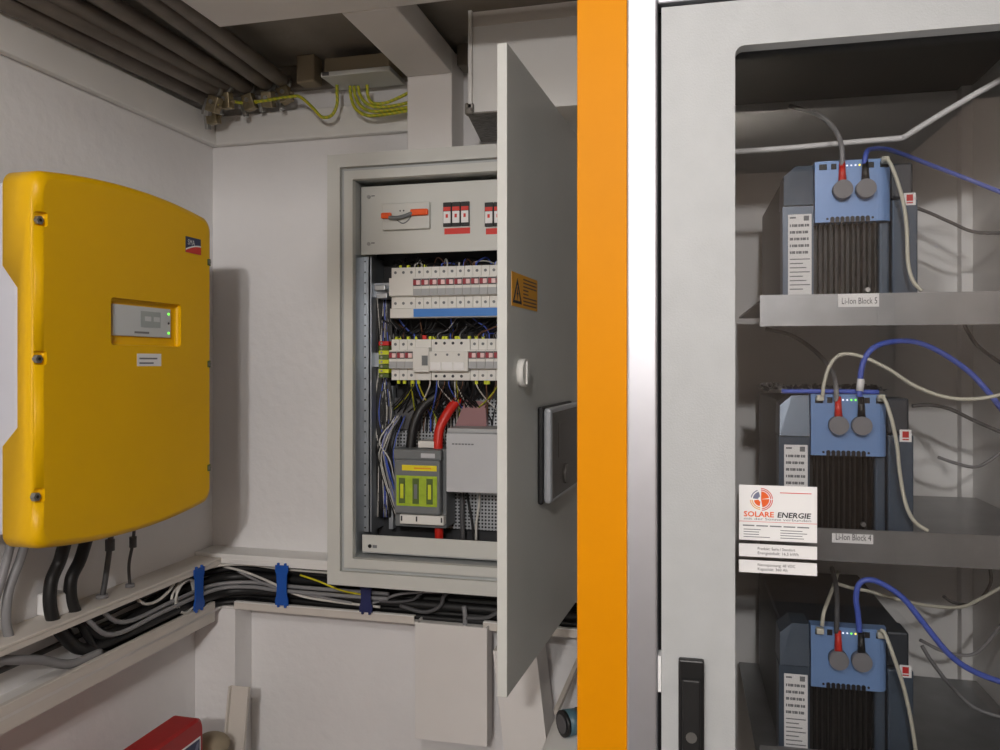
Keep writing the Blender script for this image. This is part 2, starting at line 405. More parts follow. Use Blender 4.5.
# cables hanging out of the inverter
g = 'cables hanging from the inverter'
for (px, label, low, off) in ((66, 'thick black conduit nearest the left under the inverter', [(60, 560), (51, 583), (51, 612), (62, 634), (88, 649)], -1.235),
                              (87, 'thick black conduit second from the left under the inverter', [(80, 560), (71, 580), (72, 604), (84, 624), (110, 634)], -1.245)):
    pts = [onX(px+1, 535, -1.215)]+[onX(x, y, -1.24) for x, y in low]
    last = pts[-1]
    lo = px < 80; zc_ = H-.598 if lo else H-.567; yw = 1.869 if lo else 1.886; off = -1.228 if lo else -1.250
    pts += [Vector((off, last.y+.16, zc_)), Vector((off, 1.62, zc_)), Vector((off+.004, 1.75, zc_)), Vector((-1.19 if lo else -1.205, 1.845 if lo else 1.862, zc_)), Vector((-1.08, yw, zc_)), Vector((-.8, yw, zc_-.002)), Vector((-.45, yw, zc_-.002)), Vector((-.12, yw, zc_-.002))]
    cable('power_conduit', label, pts, .0125, 'cable_black', g, 12)
gl = [(112, 522, [(110, 545), (106, 575), (102, 600)], .006, 'cable_dgrey', 'dark grey cable third from the left under the inverter', .010),
      (135, 520, [(133, 542), (129, 565), (130, 588)], .0035, 'cable_dgrey', 'thin dark cable furthest right under the inverter', .008)]
for x0, y0, low, r, m_, label, gr in gl:
    o = thing('inverter_cable', label, 'cable', onX(low[-1][0], low[-1][1], -1.25), g)
    pts = [onX(x0, y0, -1.23)]+[onX(x, y, -1.25) for x, y in low]
    pts[-1].z = ZU+.004
    MB().tube(pts, r, 10).build('cable_run', m_, o)
    MB().cyl(pts[1]+Vector((0, 0, .012)), pts[1]-Vector((0, 0, .012)), gr, n=10).build('gland_nut', 'cable_dgrey', o)
    MB().cyl((pts[-1].x, pts[-1].y, ZU+.007), (pts[-1].x, pts[-1].y, ZU+.014), gr*1.25, n=12).build('grommet', 'cable_grey', o)
for k, (low, label, m_, r) in enumerate((([(26, 540), (20, 560), (9, 590), (6, 620), (9, 634)], 'pale grey cable curving down at the left edge under the inverter', 'cable_grey', .0085),
                              ([(12, 538), (8, 555), (0, 585), (-8, 612), (-8, 640)], 'pale grey cable cut off by the left edge of the picture', 'cable_grey', .008))):
    pts = [onX(x, y, -1.245) for x, y in low]; pts[-1].z = ZU+.004
    cable('inverter_cable', label, pts, r, m_, g, 10)
MB().box(XL, XL+.05, onX(52, 600, -1.27).y-.02, onX(52, 600, -1.27).y+.02, ZU+.007, ZU+.05, .004).build('foam_wedge', 'white_print', label='small white block on the trunk ledge behind the black conduits', cat='block')

# cables lying in the trunk
g = 'cables lying in the trunk'
def trunk_cable(label, m_, r, dx, z, wob=0, xs=.55, xe=.05, name='trunk_cable'):
    rd = random.Random(int(dx*1e5)+int((z+1)*1e4)); pts = []
    q = lambda: rd.uniform(-wob, wob)
    y = xs
    if y > .6: pts.append((XL+dx, y-.08, ZU-.006))
    while y < 1.70:
        pts.append((XL+dx, y, H+z+q())); y += .17
    pts.append((XL+dx+.012, 1.83-dx*.4, H+z+q())); pts.append((XL+dx+.085, YB-dx-.004, H+z+q()))
    x = -1.05
    while x < xe:
        pts.append((x, YB-dx, H+z-.004+q())); x += .15
    return cable(name, label, pts, r, m_, g, 8, 6)
trunk_cable('thick black cable along the back of the trunk, uppermost', 'cable_black', .009, .030, -.545, .003, xs=1.42)
trunk_cable('thick black cable lying low at the front of the trunk', 'cable_black', .0075, .056, -.6255, .0005, xs=1.45)
trunk_cable('black cable along the middle of the trunk floor', 'cable_black', .008, .040, -.617, .002, xs=1.46)
trunk_cable('black cable lying along the wall at the bottom of the trunk', 'cable_black', .008, .018, -.612, .002, xs=1.44)
trunk_cable('grey flat-lying cable along the trunk, upper of the grey pair', 'cable_grey', .0052, .066, -.572, .001, xe=-.6, xs=1.5)
trunk_cable('grey flat-lying cable along the trunk, lower of the grey pair', 'cable_grey', .0052, .074, -.582, .001, xe=-.6, xs=1.45)
trunk_cable('dark grey cable halfway up the back of the trunk', 'cable_dgrey', .006, .016, -.575, .004)
trunk_cable('pale cable along the top of the trunk under its ledge', 'cable_white', .0032, .060, -.530, .003, xs=1.6, xe=-.85)
for label, pts, r, m_ in (
    ('white cable slanting down from the trunk corner to the first blue clip', [(222, 566), (245, 572), (270, 582), (290, 592), (310, 598), (345, 603), (380, 607)], .0034, 'cable_white'),
    ('pale grey cable slanting beside the white one in the trunk corner', [(238, 571), (258, 581), (280, 589), (305, 594), (335, 600), (352, 603)], .0034, 'cable_grey'),
    ('yellow wire slanting down towards the dark blue clip', [(300, 575), (318, 581), (340, 590), (358, 594), (385, 600)], .0024, 'cable_yellow'),
    ('grey cable rising to the right past the dark blue clip', [(370, 604), (385, 599), (400, 594), (425, 592), (450, 592)], .0034, 'cable_grey'),
    ('grey cable sagging to the right of the dark blue clip', [(372, 600), (392, 602), (412, 600), (420, 594), (430, 588)], .0034, 'cable_dgrey'),
    ('dark cable sagging under the cabinet beside the open door', [(400, 606), (425, 612), (440, 606), (444, 596), (452, 590)], .005, 'cable_dgrey'),
    ('dark cable sagging just left of the door edge', [(466, 618), (485, 618), (497, 613), (515, 606)], .005, 'cable_dgrey')):
    cable('trunk_cable', label, [onY(x, y, YT+.010) for x, y in pts], r, m_, g)
MB().tube([onY(464, 606, YT+.01), onY(465, 616, YT+.01), onY(465, 627, YT+.01)], .006, 8).build('trunk_cable', 'cable_grey', label='short grey cable end hanging below the cabinet near the door', cat='cable', group=g)
# coil of white cable in the corner
pc = onX(176, 592, XT-.02); coil = []
for k in range(61):
    a = k/60*2*math.pi*2.6
    coil.append((XT-.016+.006*math.sin(a*.7), pc.y+.030+.040*math.cos(a)*(1+.1*math.sin(a*.5)), H-.572+.040*math.sin(a)*(1-.06*math.cos(a*.4))))
MB().tube(coil, .0032, 8, raw=True).build('coiled_cable', 'cable_white', label='coil of white cable behind the blue clip in the corner', cat='cable')
cable('trunk_cable', 'white cable hanging in a shallow bow left of the coil', [onX(x, y, XT-.015) for x, y in [(138, 600), (146, 604), (157, 601), (168, 592), (174, 583)]], .0034, 'cable_white', g)
cable('trunk_cable', 'grey cable lying at the trunk bottom below the black conduits', [onX(x, y, XT-.02) for x, y in [(-20, 660), (10, 660), (40, 660), (70, 664), (100, 652)]], .009, 'cable_grey', g)
cable('trunk_cable', 'yellow-green wire above the conduits in the trunk', [onX(x, y, XT-.05) for x, y in [(75, 622), (95, 619), (125, 606), (150, 592)]], .003, 'earth_wire', g)
# clips
def clip(label, p, u, n, m_, top, bot, wd=.031):
    o = thing('cable_clip', label, 'clip', (p.x, p.y, bot), 'clips across the trunk')
    def b(u0, u1, d0, d1, z0, z1, nm):
        mb = MB(lambda v: Vector((p.x, p.y, 0))+u*v.x+n*v.y+UP*v.z); mb.box(u0, u1, d0, d1, z0, z1, .0015); mb.build(nm, m_, o)
    z0, z1 = bot, top; zm = (z0+z1)/2; hw = wd/2
    mb = MB(lambda v: Vector((p.x, p.y, 0))+u*v.x+n*v.y+UP*v.z)
    ol = [(-hw, z0+.006), (hw, z0+.006), (hw, z0+.020), (hw*.80, z0+.030), (hw*.74, zm), (hw*.80, z1-.030), (hw, z1-.020), (hw, z1-.006), (-hw, z1-.006), (-hw, z1-.020), (-hw*.80, z1-.030), (-hw*.74, zm), (-hw*.80, z0+.030), (-hw, z0+.020)]
    mb.prism(ol, 'y', 0, .004); mb.build('strap', m_, o)
    for sx in (-1, 1):
        for zz in ((z0, z0+.008), (z1-.008, z1)): b(sx*hw*.55-.003, sx*hw*.55+.003, -.001, .005, zz[0], zz[1], 'prong')
pp = onX(198, 590, XT); clip('bright blue clip across the trunk on the left wall at the corner', Vector((XT+.001, pp.y, 0)), Vector((0, 1, 0)), Vector((1, 0, 0)), 'clip_blue', ZU+.010, ZLo-.004, .040)
pp = onY(283, 585, YT); clip('bright blue clip across the back wall trunk left of the cabinet', Vector((pp.x, YT-.004, 0)), Vector((1, 0, 0)), Vector((0, -1, 0)), 'clip_blue', ZU+.004, ZLo-.010, .036)
pp = onY(367, 600, YT); clip('dark blue clip across the trunk below the cabinet', Vector((pp.x, YT-.004, 0)), Vector((1, 0, 0)), Vector((0, -1, 0)), 'clip_navy', ZU-.020, ZLo-.010, .034)

# ------------------------------------------------------------------ lower wall: boxed duct, covers, case
xq = onY(235, 650, YT+.002).x
MB().box(XL, xq, YT+.002, YB, 0, zl2-.021, .002).build('corner_duct', 'wall_white', label='white boxed duct standing in the room corner below the trunk', cat='duct')
ye = 1.815; xa = onY(415, 640, ye).x; xb = onY(487, 640, ye).x
o = thing('duct_cover', 'white rectangular duct hanging below the cabinet, open at the bottom', 'duct', ((xa+xb)/2, YB, H-.90))
zt, zb = H-(625.5-HZ)/F*1.90, H-(743-HZ)/F*1.90
MB().box(xa, xb, ye, ye+.004, zb, zt, .001).build('front_panel', 'duct_white', o)
for xx in (xa, xb-.004): MB().box(xx, xx+.004, ye+.004, ye+.045, zb+.006, zt).build('side_panel', 'duct_white', o)
def slab(name, label, cat, p0, p1, wid, thick, m_, lip=0.0, side=Vector((1, 0, 0))):
    p0, p1 = Vector(p0), Vector(p1); t = (p1-p0).normalized(); s_ = (side-t*side.dot(t)).normalized(); n = s_.cross(t); L_ = (p1-p0).length
    if n.y > 0: n = -n
    xf = lambda v: p0+s_*v.x+n*v.y+t*v.z
    if not lip:
        return MB(xf).box(-wid/2, wid/2, 0, thick, 0, L_, .001).build(name, m_, label=label, cat=cat)
    o = thing(name, label, cat, p0)
    MB(xf).box(-wid/2, wid/2, 0, thick, 0, L_).build('panel', m_, o)
    for sx in (-1, 1): MB(xf).box(sx*wid/2-.0025, sx*wid/2+.0025, thick, lip, 0, L_, .001).build('rim', m_, o)
    return o
tp = onY(240, 686, YT-.035)
slab('trunk_cover', 'narrow beige trunk cover leaning in the corner beside the red case', 'trunk cover', (tp.x+.015, YT-.16, 0.0), (tp.x+.003, tp.y, tp.z), .052, .003, 'duct_beige', .014)
# board and strip behind the open door
slab('trunk_cover', 'wide white trunk cover leaning behind the open cabinet door', 'trunk cover', (-.309, 1.835, 0), (-.4025, 1.832, H-.642), .10, .10, 'duct_white')
slab('trunk_cover', 'thin beige strip leaning behind the orange post above the torch', 'trunk cover', onY(556, 715, 1.615), onY(580, 660, 1.80), .010, .012, 'duct_beige')
ZP = H-.714
o = thing('storage_box', 'white box standing behind the orange post under the torch', 'box', (-.15, 1.5, 0))
MB().box(-.278, -.02, 1.38, 1.60, 0, ZP-.012, .003).build('body', 'trim_white', o)
MB().box(-.284, -.02, 1.374, 1.606, ZP-.012, ZP, .002).build('lid', 'trim_white', o)
# teal hand torch
tz = ZP; o = thing('hand_torch', 'teal cylindrical hand torch with a black rim beside the orange post', 'torch', (-.20, 1.52, tz))
q0 = onY(562, 724, 1.50); q0.z = tz+.026; dr = Vector((.78, .62, .0)).normalized()
def cx(a_): return q0+dr*a_
MB().tube([cx(0), cx(.007)], .0245, 18, raw=True).build('rim', 'black', o)
MB().tube([cx(-.002), cx(0)], .017, 18, raw=True).build('lens', 'cable_dgrey', o)
MB().tube([cx(.007), cx(.035)], .025, 18, r1=.023, raw=True).build('head', 'teal', o)
MB().tube([cx(.035), cx(.042)], .024, 18, raw=True).build('collar', 'black', o)
MB().tube([cx(.042), cx(.13)], .021, 18, r1=.017, raw=True).build('barrel', 'teal', o)
for k in range(6):
    a = k*math.pi/3; n1 = Vector((-dr.y, dr.x, 0)); off = n1*math.cos(a)*.0215+UP*math.sin(a)*.0215
    MB().tube([cx(.045)+off, cx(.075)+off], .0035, 6, raw=True).build('grip_rib', 'teal', o)
# red case
cs = thing('tool_case', 'red plastic tool case standing on edge below the inverter', 'case', (-1.13, 1.35, .30))
ol = []
for (cx_, cz_, a0) in ((1.60-.022, H-.805-.022, 0), (1.08+.022, H-.805-.022, 90), (1.08+.022, .30+.022, 180), (1.60-.022, .30+.022, 270)):
    for k in range(6):
        a = math.radians(a0+k*18); ol.append((cx_+.022*math.cos(a), cz_+.022*math.sin(a)))
def shr(f): return [((y-1.34)*f+1.34, (z-(H-.97))*f+H-.97) for y, z in ol]
MB().loft([[(x, y, z) for y, z in shr(f)] for x, f in ((-1.168, .975), (-1.162, 1), (-1.104, 1), (-1.097, .972))]).build('shell', 'red_case', cs)
a = onX(185, 750, -1.097); b = onX(200, 736, -1.097)
em = MB().prism([(b.y-.075, b.z-.075), (b.y, b.z-.075), (b.y, b.z), (b.y-.075, b.z)], 'x', -1.0965, -1.0955).build('emblem', 'white_print', cs, label='white edged blue emblem')
MB().prism([(b.y-.071, b.z-.071), (b.y-.004, b.z-.071), (b.y-.004, b.z-.004), (b.y-.071, b.z-.004)], 'x', -1.0955, -1.095).build('emblem_field', 'logo_blue', em)
MB().prism([(b.y-.050, b.z-.071), (b.y-.032, b.z-.071), (b.y-.008, b.z-.02), (b.y-.008, b.z-.008), (b.y-.016, b.z-.012)], 'x', -1.095, -1.0945).build('emblem_streak', 'ink_slate', em)
MB().ball((onY(216, 757, 1.72).x, 1.70, H-.925), .045, (1, 1, .6)).build('foam_lump', 'tan', label='tan rounded lump of foam beside the red case', cat='foam')
MB().cyl((onY(216, 757, 1.72).x, 1.70, 0), (onY(216, 757, 1.72).x, 1.70, H-.94), .03, n=12).build('pipe_stub', 'tan', label='tan upright pipe stub under the foam lump', cat='pipe')

# ------------------------------------------------------------------ under the ceiling
zp = .716
pipes = [((0, 5), (213, 98), .019, 'outermost dark pipe along the left wall under the ceiling'),
         ((15, -2), (218, 92), .017, 'second dark ceiling pipe from the left wall'),
         ((65, 0), (228, 88), .018, 'third dark ceiling pipe from the left wall'),
         ((105, 0), (250, 90), .018, 'fourth dark ceiling pipe from the left wall'),
         ((152, 0), (272, 88), .019, 'fifth dark ceiling pipe from the left wall'),
         ((186, 8), (292, 88), .018, 'innermost dark ceiling pipe next to the white duct end')]
clamps = []
for i, (a, b, r, label) in enumerate(pipes):
    z = (.66, .682, .700, .710, .718, .722)[i]
    A, B = onZ(a[0], a[1]-0, z), onZ(b[0], b[1], z)
    if i == 0: A, B = onX(0, 4, -1.266), onY(215, 103, 1.85)
    if B.y > 1.868: B = A+(B-A)*((1.868-A.y)/(B.y-A.y))
    dv = (A-B)/abs(A.y-B.y); N_ = B+dv*(B.y-.35)
    if N_.x < XL+.022: N_.x = XL+.022
    mid = (A+B)/2
    MB().tube([N_, B], r, 14, raw=True).build('ceiling_pipe', 'pipe', label=label, cat='pipe', group='pipes under the ceiling')
    clamps.append((B, r, (B-N_).normalized()))
names = ['first', 'second', 'third', 'fourth', 'fifth', 'sixth']
for i, (B, r, t) in enumerate(clamps):
    p = B-t*.012
    o = thing('pipe_clamp', 'metal earthing clamp on the end of the %s ceiling pipe from the left' % names[i], 'clamp', (p.x, p.y, p.z-r-.02), 'earthing clamps on the pipes')
    MB().tube([p-t*.007, p+t*.007], r+.0025, 16, raw=True).build('band', 'steel', o)
    sx = RT.cross(UP)
    rx = Matrix.Rotation(random.uniform(-.4, .4), 3, 'Y') @ Matrix.Rotation(random.uniform(-.3, .5), 3, 'X')
    def xf(v, p=p, rx=rx): return p+Vector((.004, -.004, -r-.006))+rx @ v
    MB(xf).box(-.015, .015, -.012, .012, -.034, .006, .002).build('block', 'brass', o)
    MB(xf).cyl((0, -.010, -.010), (0, -.017, -.010), .006, n=6, smooth=False).build('bolt', 'steel', o)
    MB(xf).cyl((.012, 0, -.014), (.022, 0, -.018), .0045, n=8).build('terminal_screw', 'brass', o)
    MB(xf).box(-.024, -.015, -.008, .008, -.046, -.005, .001).build('tongue', 'steel', o)
pl = [c[0] for c in clamps]
cable('earth_wire', 'green-yellow earth wire linking the clamps and looping to the grey box', [pl[1]+Vector((.01, -.02, -.040)), pl[2]+Vector((0, -.02, -.036)), pl[3]+Vector((0, -.02, -.040)), onY(288, 97, 1.84), onY(300, 97, 1.84), onY(312, 107, 1.84), onY(322, 117, 1.84), onY(332, 115, 1.84), onY(337, 104, 1.84), onY(337, 92, 1.84), onY(337, 85, 1.84)], .0042, 'earth_wire', 'earth wires')
for label, pts in (('green-yellow earth wire, outermost of the bundle below the grey box', [(350, 86), (351, 97), (356, 109), (368, 115.5), (388, 114), (412, 110)]),
                   ('green-yellow earth wire, second from outside below the grey box', [(354, 86), (355, 95), (360, 105), (370, 111), (388, 110.5), (412, 106.5)]),
                   ('green-yellow earth wire, third from outside below the grey box', [(358, 86), (360, 95), (366, 103), (376, 107), (392, 106), (412, 102)]),
                   ('green-yellow earth wire, innermost of the bundle below the grey box', [(367, 85), (368, 96), (373, 103), (385, 103), (398, 98), (412, 91)])):
    cable('earth_wire', label, [onY(x, y, 1.845) for x, y in pts], .0042, 'earth_wire', 'earth wires')
a = onY(322, 92, 1.89); xr_ = onY(388, 90, 1.79).x; a = Vector((onY(322, 80, 1.79).x, 1.79, a.z))
o = thing('junction_box', 'flat grey junction box under the ceiling above the earth wires', 'junction box', ((a.x+xr_)/2, 1.83, a.z))
MB().box(a.x, xr_, 1.80, 1.89, a.z+.012, H+.748, .004).build('box', 'tan', o)
MB().box(a.x-.004, xr_+.004, 1.79, 1.893, a.z, a.z+.012, .002).build('base_rail', 'cab', o)
MB().box(a.x+.002, a.x+.018, 1.787, 1.79, a.z+.002, a.z+.010).build('latch', 'cable_dgrey', o)
MB().box(onY(300, 80, 1.85).x, onY(318, 80, 1.85).x, 1.83, 1.875, H+.705, ZC, .004).build('ceiling_bracket', 'tan', label='small grey bracket left of the junction box', cat='bracket')
# ducts
zd = H+.69
MB().box(-.962, .2, 1.18, 1.456, zd, zd+.045, .003).build('ceiling_duct', 'duct_white', label='wide flat white duct crossing under the ceiling', cat='duct', group='white ducts')
MB().box(-.69, -.576, 1.458, 1.82, zd, zd+.06, .003).build('ceiling_duct', 'duct_white', label='flat white duct running under the ceiling to the back wall', cat='duct', group='white ducts')
MB().box(-.69, -.576, 1.822, YB, H+.492, zd+.06, .003).build('wall_duct', 'duct_white', label='short white vertical duct on the wall above the grey cabinet', cat='duct', group='white ducts')
# boxed duct on the right
xr0 = .12
o = thing('boxed_duct', 'white boxed-in duct under the ceiling behind the open cabinet door', 'duct', (-.2, YB, H+.55))
zb, zt = H+.551, H+.742
MB().loft([[(-.492, 1.70, zb), (xr0, 1.70, zb), (xr0, YB, zb), (-.523, YB, zb)], [(-.492, 1.70, zt), (xr0, 1.70, zt), (xr0, YB, zt), (-.523, YB, zt)]]).build('box', 'trim_white', o)
MB().box(-.497, -.489, 1.690, 1.704, zb+.01, ZC).build('corner_strip', 'trim_white', o)
MB().box(-.489, xr0, 1.698, 1.72, zt, ZC-.001).build('top_rim', 'duct_beige', o)
mb = MB(); mb.loft([[(-.500, 1.694, zb-.003), (-.36, 1.694, zb-.003), (-.36, YB, zb-.003), (-.530, YB, zb-.003)], [(-.500, 1.694, zb), (-.36, 1.694, zb), (-.36, YB, zb), (-.530, YB, zb)]]); mb.build('tape_underside', 'tape_grey', o)
MB().box(-.506, -.486, 1.690, 1.71, zb-.004, zb+.022, .004).build('tape_corner', 'tape_grey', o)

# ------------------------------------------------------------------ distribution cabinet
YC = 1.755; ZT, ZB = H+.496, H-.533; XE = -.205
cab = thing('distribution_cabinet', 'light grey electrical distribution cabinet with its door open', 'cabinet', ((XC+XE)/2, YB, ZB))
gx0 = onY(339.8, 300, YC).x; gx1 = onY(343.5, 300, YC).x; gx2 = onY(352, 300, YC).x; fr_ = gx0-XC
gz0, gz1, gz2 = ZT-(gx0-XC)*.95, ZT-(gx1-XC)*.95, ZT-(gx2-XC)*.95
bz0, bz1, bz2 = ZB+(gx0-XC), ZB+(gx1-XC), ZB+(gx2-XC)
ex0, ex1, ex2 = XE-.02, XE-.028, XE-.042
MB().ring((XC, XE, ZB, ZT), (gx0, ex0, bz0, gz0), YC, YC+.02).build('outer_frame', 'cab', cab)
MB().ring((gx0, ex0, bz0, gz0), (gx1, ex1, bz1, gz1), YC+.014, YC+.02).build('groove', 'cab_inner', cab)
MB().ring((gx1, ex1, bz1, gz1), (gx2, ex2, bz2, gz2), YC+.003, YC+.02).build('inner_rim', 'cab', cab)
MB().ring((XC, XE, ZB, ZT), (XC+.012, XE-.012, ZB+.012, ZT-.012), YC+.02, YB).build('outer_wall', 'cab', cab)
ix0, ix1, iz0, iz1 = gx2-.002, ex2+.002, bz2-.002, gz2+.002
MB().ring((ix0-.003, ix1+.003, iz0-.003, iz1+.003), (ix0, ix1, iz0, iz1), YC+.02, YB-.012).build('inner_wall', 'cab_inner', cab)
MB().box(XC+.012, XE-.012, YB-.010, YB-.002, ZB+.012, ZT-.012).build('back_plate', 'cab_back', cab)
YP = 1.805
def cy(x, y, Y=YP): return onY(x, y, Y)
p0 = cy(361, 184); p1 = cy(361, 255); px1 = ix1-.004
cv = MB().box(p0.x, px1, YP, YP+.004, p1.z, iz1-.010, .0015).build('upper_cover', 'cab', cab)
for py in (197, 244):
    c = cy(369, py); s_ = MB().cyl((c.x, YP-.003, c.z), (c.x, YP, c.z), .0045, n=14).build('cover_screw', 'steel', cv)
    MB().box(c.x+.006, c.x+.015, YP-.0006, YP, c.z+.001, c.z+.003).build('screw_mark', 'ink', cv)
q0 = cy(362, 534.5, YP-.012); q1 = cy(362, 556)
lc = MB().box(q0.x, px1, YP-.012, YP-.008, iz0+.012, q0.z, .0015).build('lower_cover', 'cab', cab)
c = cy(370, 546, YP-.012); MB().cyl((c.x, YP-.014, c.z), (c.x, YP-.012, c.z), .0045, n=14).build('cover_screw', 'black', lc)
MB().box(c.x+.007, c.x+.018, YP-.0126, YP-.012, c.z-.004, c.z+.003).build('screw_mark', 'ink_grey', lc)
MB().box(q0.x, px1, YP-.0085, YB-.012, iz0+.009, iz0+.012).build('floor_lip', 'cab_inner', cab)
rx0 = cy(358, 300).x; rx1 = cy(361.8, 300, YP+.02).x; rx2 = cy(368.5, 300, YP+.02).x
MB().box(ix0+.0005, ix0+.0025, YC+.022, YB-.012, iz0+.012, p1.z-.001).build('side_strip', 'zinc', cab)
rail = MB().box(rx1, rx2, YP+.02, YP+.024, q0.z, p1.z-.002).build('punched_rail', 'zinc', cab, label='galvanised rail with a row of holes')
MB().box(rx2+.003, rx2+.006, YP+.024, YB-.012, q0.z, p1.z-.002).build('rail_flange', 'zinc', cab)
hl = MB(); z = q0.z+.01
while z < p1.z-.01:
    hl.cyl(((rx1+rx2)/2, YP+.0194, z), ((rx1+rx2)/2, YP+.02, z), .0024, n=6); z += .0262
hl.build('rail_holes', 'black', rail, kind='stuff')
MB().box(cy(389, 400, YB-.05).x, cy(393, 400, YB-.05).x, YB-.05, YB-.03, q0.z, H-.06).build('rear_upright', 'zinc', cab)
# main switch and surge arresters on the upper cover
a = cy(384, 208); b = cy(431, 229)
o = thing('main_switch', 'orange and grey rotary main switch on the upper cover plate', 'switch', ((a.x+b.x)/2, YP, b.z))
MB().box(a.x, b.x, YP-.012, YP, b.z, a.z+.008, .002).build('plate', 'cab', o)
zc = cy(400, 216).z; ya = YP-.012
MB().box(cy(384, 217).x, cy(394, 217).x, ya-.010, ya, zc-.008, zc+.006, .003).build('lever_end', 'orange_switch', o)
MB().box(cy(413, 217).x, cy(430.5, 217).x, ya-.010, ya, zc-.004, zc+.011, .003).build('lever_grip', 'orange_switch', o)
MB().tube([(cy(392, 217).x, ya-.006, zc-.006), (cy(400, 217).x, ya-.007, zc-.008), (cy(408, 217).x, ya-.007, zc-.004), (cy(415, 217).x, ya-.006, zc+.002)], .0052, 8).build('lever', 'fuse_grey', o)
MB().tube([(cy(398, 217).x, ya-.001, zc-.010), (cy(404, 217).x, ya-.001, zc-.020), (cy(409, 217).x, ya-.001, zc-.016), (cy(413, 217).x, ya-.001, zc-.004)], .0014, 6).build('dial_ring', 'ink_grey', o)
for dx in (0, 3.5): MB().cyl((cy(402+dx, 213).x, ya-.0006, zc+.010), (cy(402+dx, 213).x, ya, zc+.010), .002, n=8).build('mark', 'ink', o)
for si, (xs, n_, nm) in enumerate(((443.5, 3, 'left'), (485, 3, 'right'))):
    x0_ = cy(xs, 218).x; pw = .0219; z0_, z1_ = cy(xs, 227).z, cy(xs, 203).z
    for k in range(n_):
        o = thing('surge_arrester', '%s surge arrester cartridge of the %s' % (('leftmost', 'middle', 'rightmost')[k], 'set of three beside the main switch' if si == 0 else 'second set, at the edge of the open door'), 'surge arrester', (x0_+pw*(k+.5), YP, z0_), 'surge arresters on the upper cover')
        u0, u1 = x0_+pw*k+.0006, x0_+pw*(k+1)-.0006; zh = z1_-z0_
        MB().box(u0, u1, YP-.006, YP, z0_, z1_, .0008).build('frame', 'black', o)
        MB().box(u0+.0015, u1-.0015, YP-.0085, YP-.006, z0_+zh*.13, z0_+zh*.62, .0008).build('cartridge', 'white_print', o)
        MB().box(u0+.0015, u1-.0015, YP-.0080, YP-.006, z0_+zh*.64, z0_+zh*.80).build('red_band', 'ink_red', o)
        MB().box(u0+.0075, u1-.0075, YP-.0087, YP-.0085, z0_+zh*.35, z0_+zh*.5).build('mark', 'ink_red', o)
    MB().box(cy(xs+1, 218).x, x0_+pw*3, YP-.001, YP, cy(xs, 234.5).z, cy(xs, 228.6).z).build('label_strip', 'ink_red', cv, label='red label strip under the cartridges')

# ---- breakers
PW = .0205
def breaker(label, x, z0, h, yf, group, toggle=True, n=1, blank=False):
    """one modular device: n poles wide, stepped body, screws top and bottom, toggle"""
    o = thing('circuit_breaker', label, 'breaker', (x+n*PW/2, YB-.05, z0), group)
    x0, x1 = x+.0004, x+n*PW-.0004
    zt0, zt1 = z0+h*.27, z0+h*.73
    MB().prism([(yf+.055, z0), (yf+.016, z0), (yf+.016, zt0), (yf, zt0+.003), (yf, zt1), (yf+.016, zt1+.001), (yf+.016, z0+h), (yf+.055, z0+h)], 'x', x0, x1).build('body', 'mcb', o)
    for k in range(n):
        xm = x+PW*(k+.5)
        for zz in (z0+h*.88, z0+h*.12): MB().cyl((xm, yf+.0152, zz), (xm, yf+.016, zz), .0036, n=8).build('terminal_screw', 'fuse_grey', o)
    if not blank:
        MB().box(x0, x1, yf-.0012, yf, zt0+.002, zt0+.018).build('grey_field', 'mcb_grey', o)
        MB().box(x0+.0004, x1-.0004, yf-.0015, yf, zt1-.020, zt1-.003).build('slot', 'cable_dgrey', o)
        tg = MB().box(x0+.0095, x1-.0005, yf-.007, yf-.0015, zt1-.018, zt1-.007, .001).build('toggle', 'toggle_pink' , o)
        MB().box(x0+.0005, x0+.0092, yf-.0030, yf-.0015, zt1-.018, zt1-.006).build('flag', 'toggle_red', o)
    return o
YR = 1.795
p = cy(391.5, 268, YR+.016); z_top = p.z; hh_ = .098; x = p.x
ordn = ['first', 'second', 'third', 'fourth', 'fifth', 'sixth', 'seventh', 'eighth', 'ninth', 'tenth', 'eleventh', 'twelfth', 'thirteenth']
breaker('blank-fronted three-pole module at the left end of the upper row', x, z_top-hh_, hh_, YR, 'devices in the upper row', n=3, blank=True)
for k in range(11):
    breaker('%s breaker with a toggle from the left in the upper row' % ordn[k], x+PW*(3+k), z_top-hh_, hh_, YR, 'devices in the upper row')
row_x0, row_x1 = x, x+PW*14
o = thing('busbar_cover', 'long cover strip with a blue band under the upper breaker row', 'cover strip', (x+.1, YR, z_top-hh_-.025))
MB().box(x, row_x1, YR+.006, YR+.05, z_top-hh_-.024, z_top-hh_-.001, .001).build('body', 'mcb', o)
MB().box(cy(413, 310, YR).x, row_x1, YR+.003, YR+.006, z_top-hh_-.022, z_top-hh_-.003).build('blue_band', 'strip_blue', o)
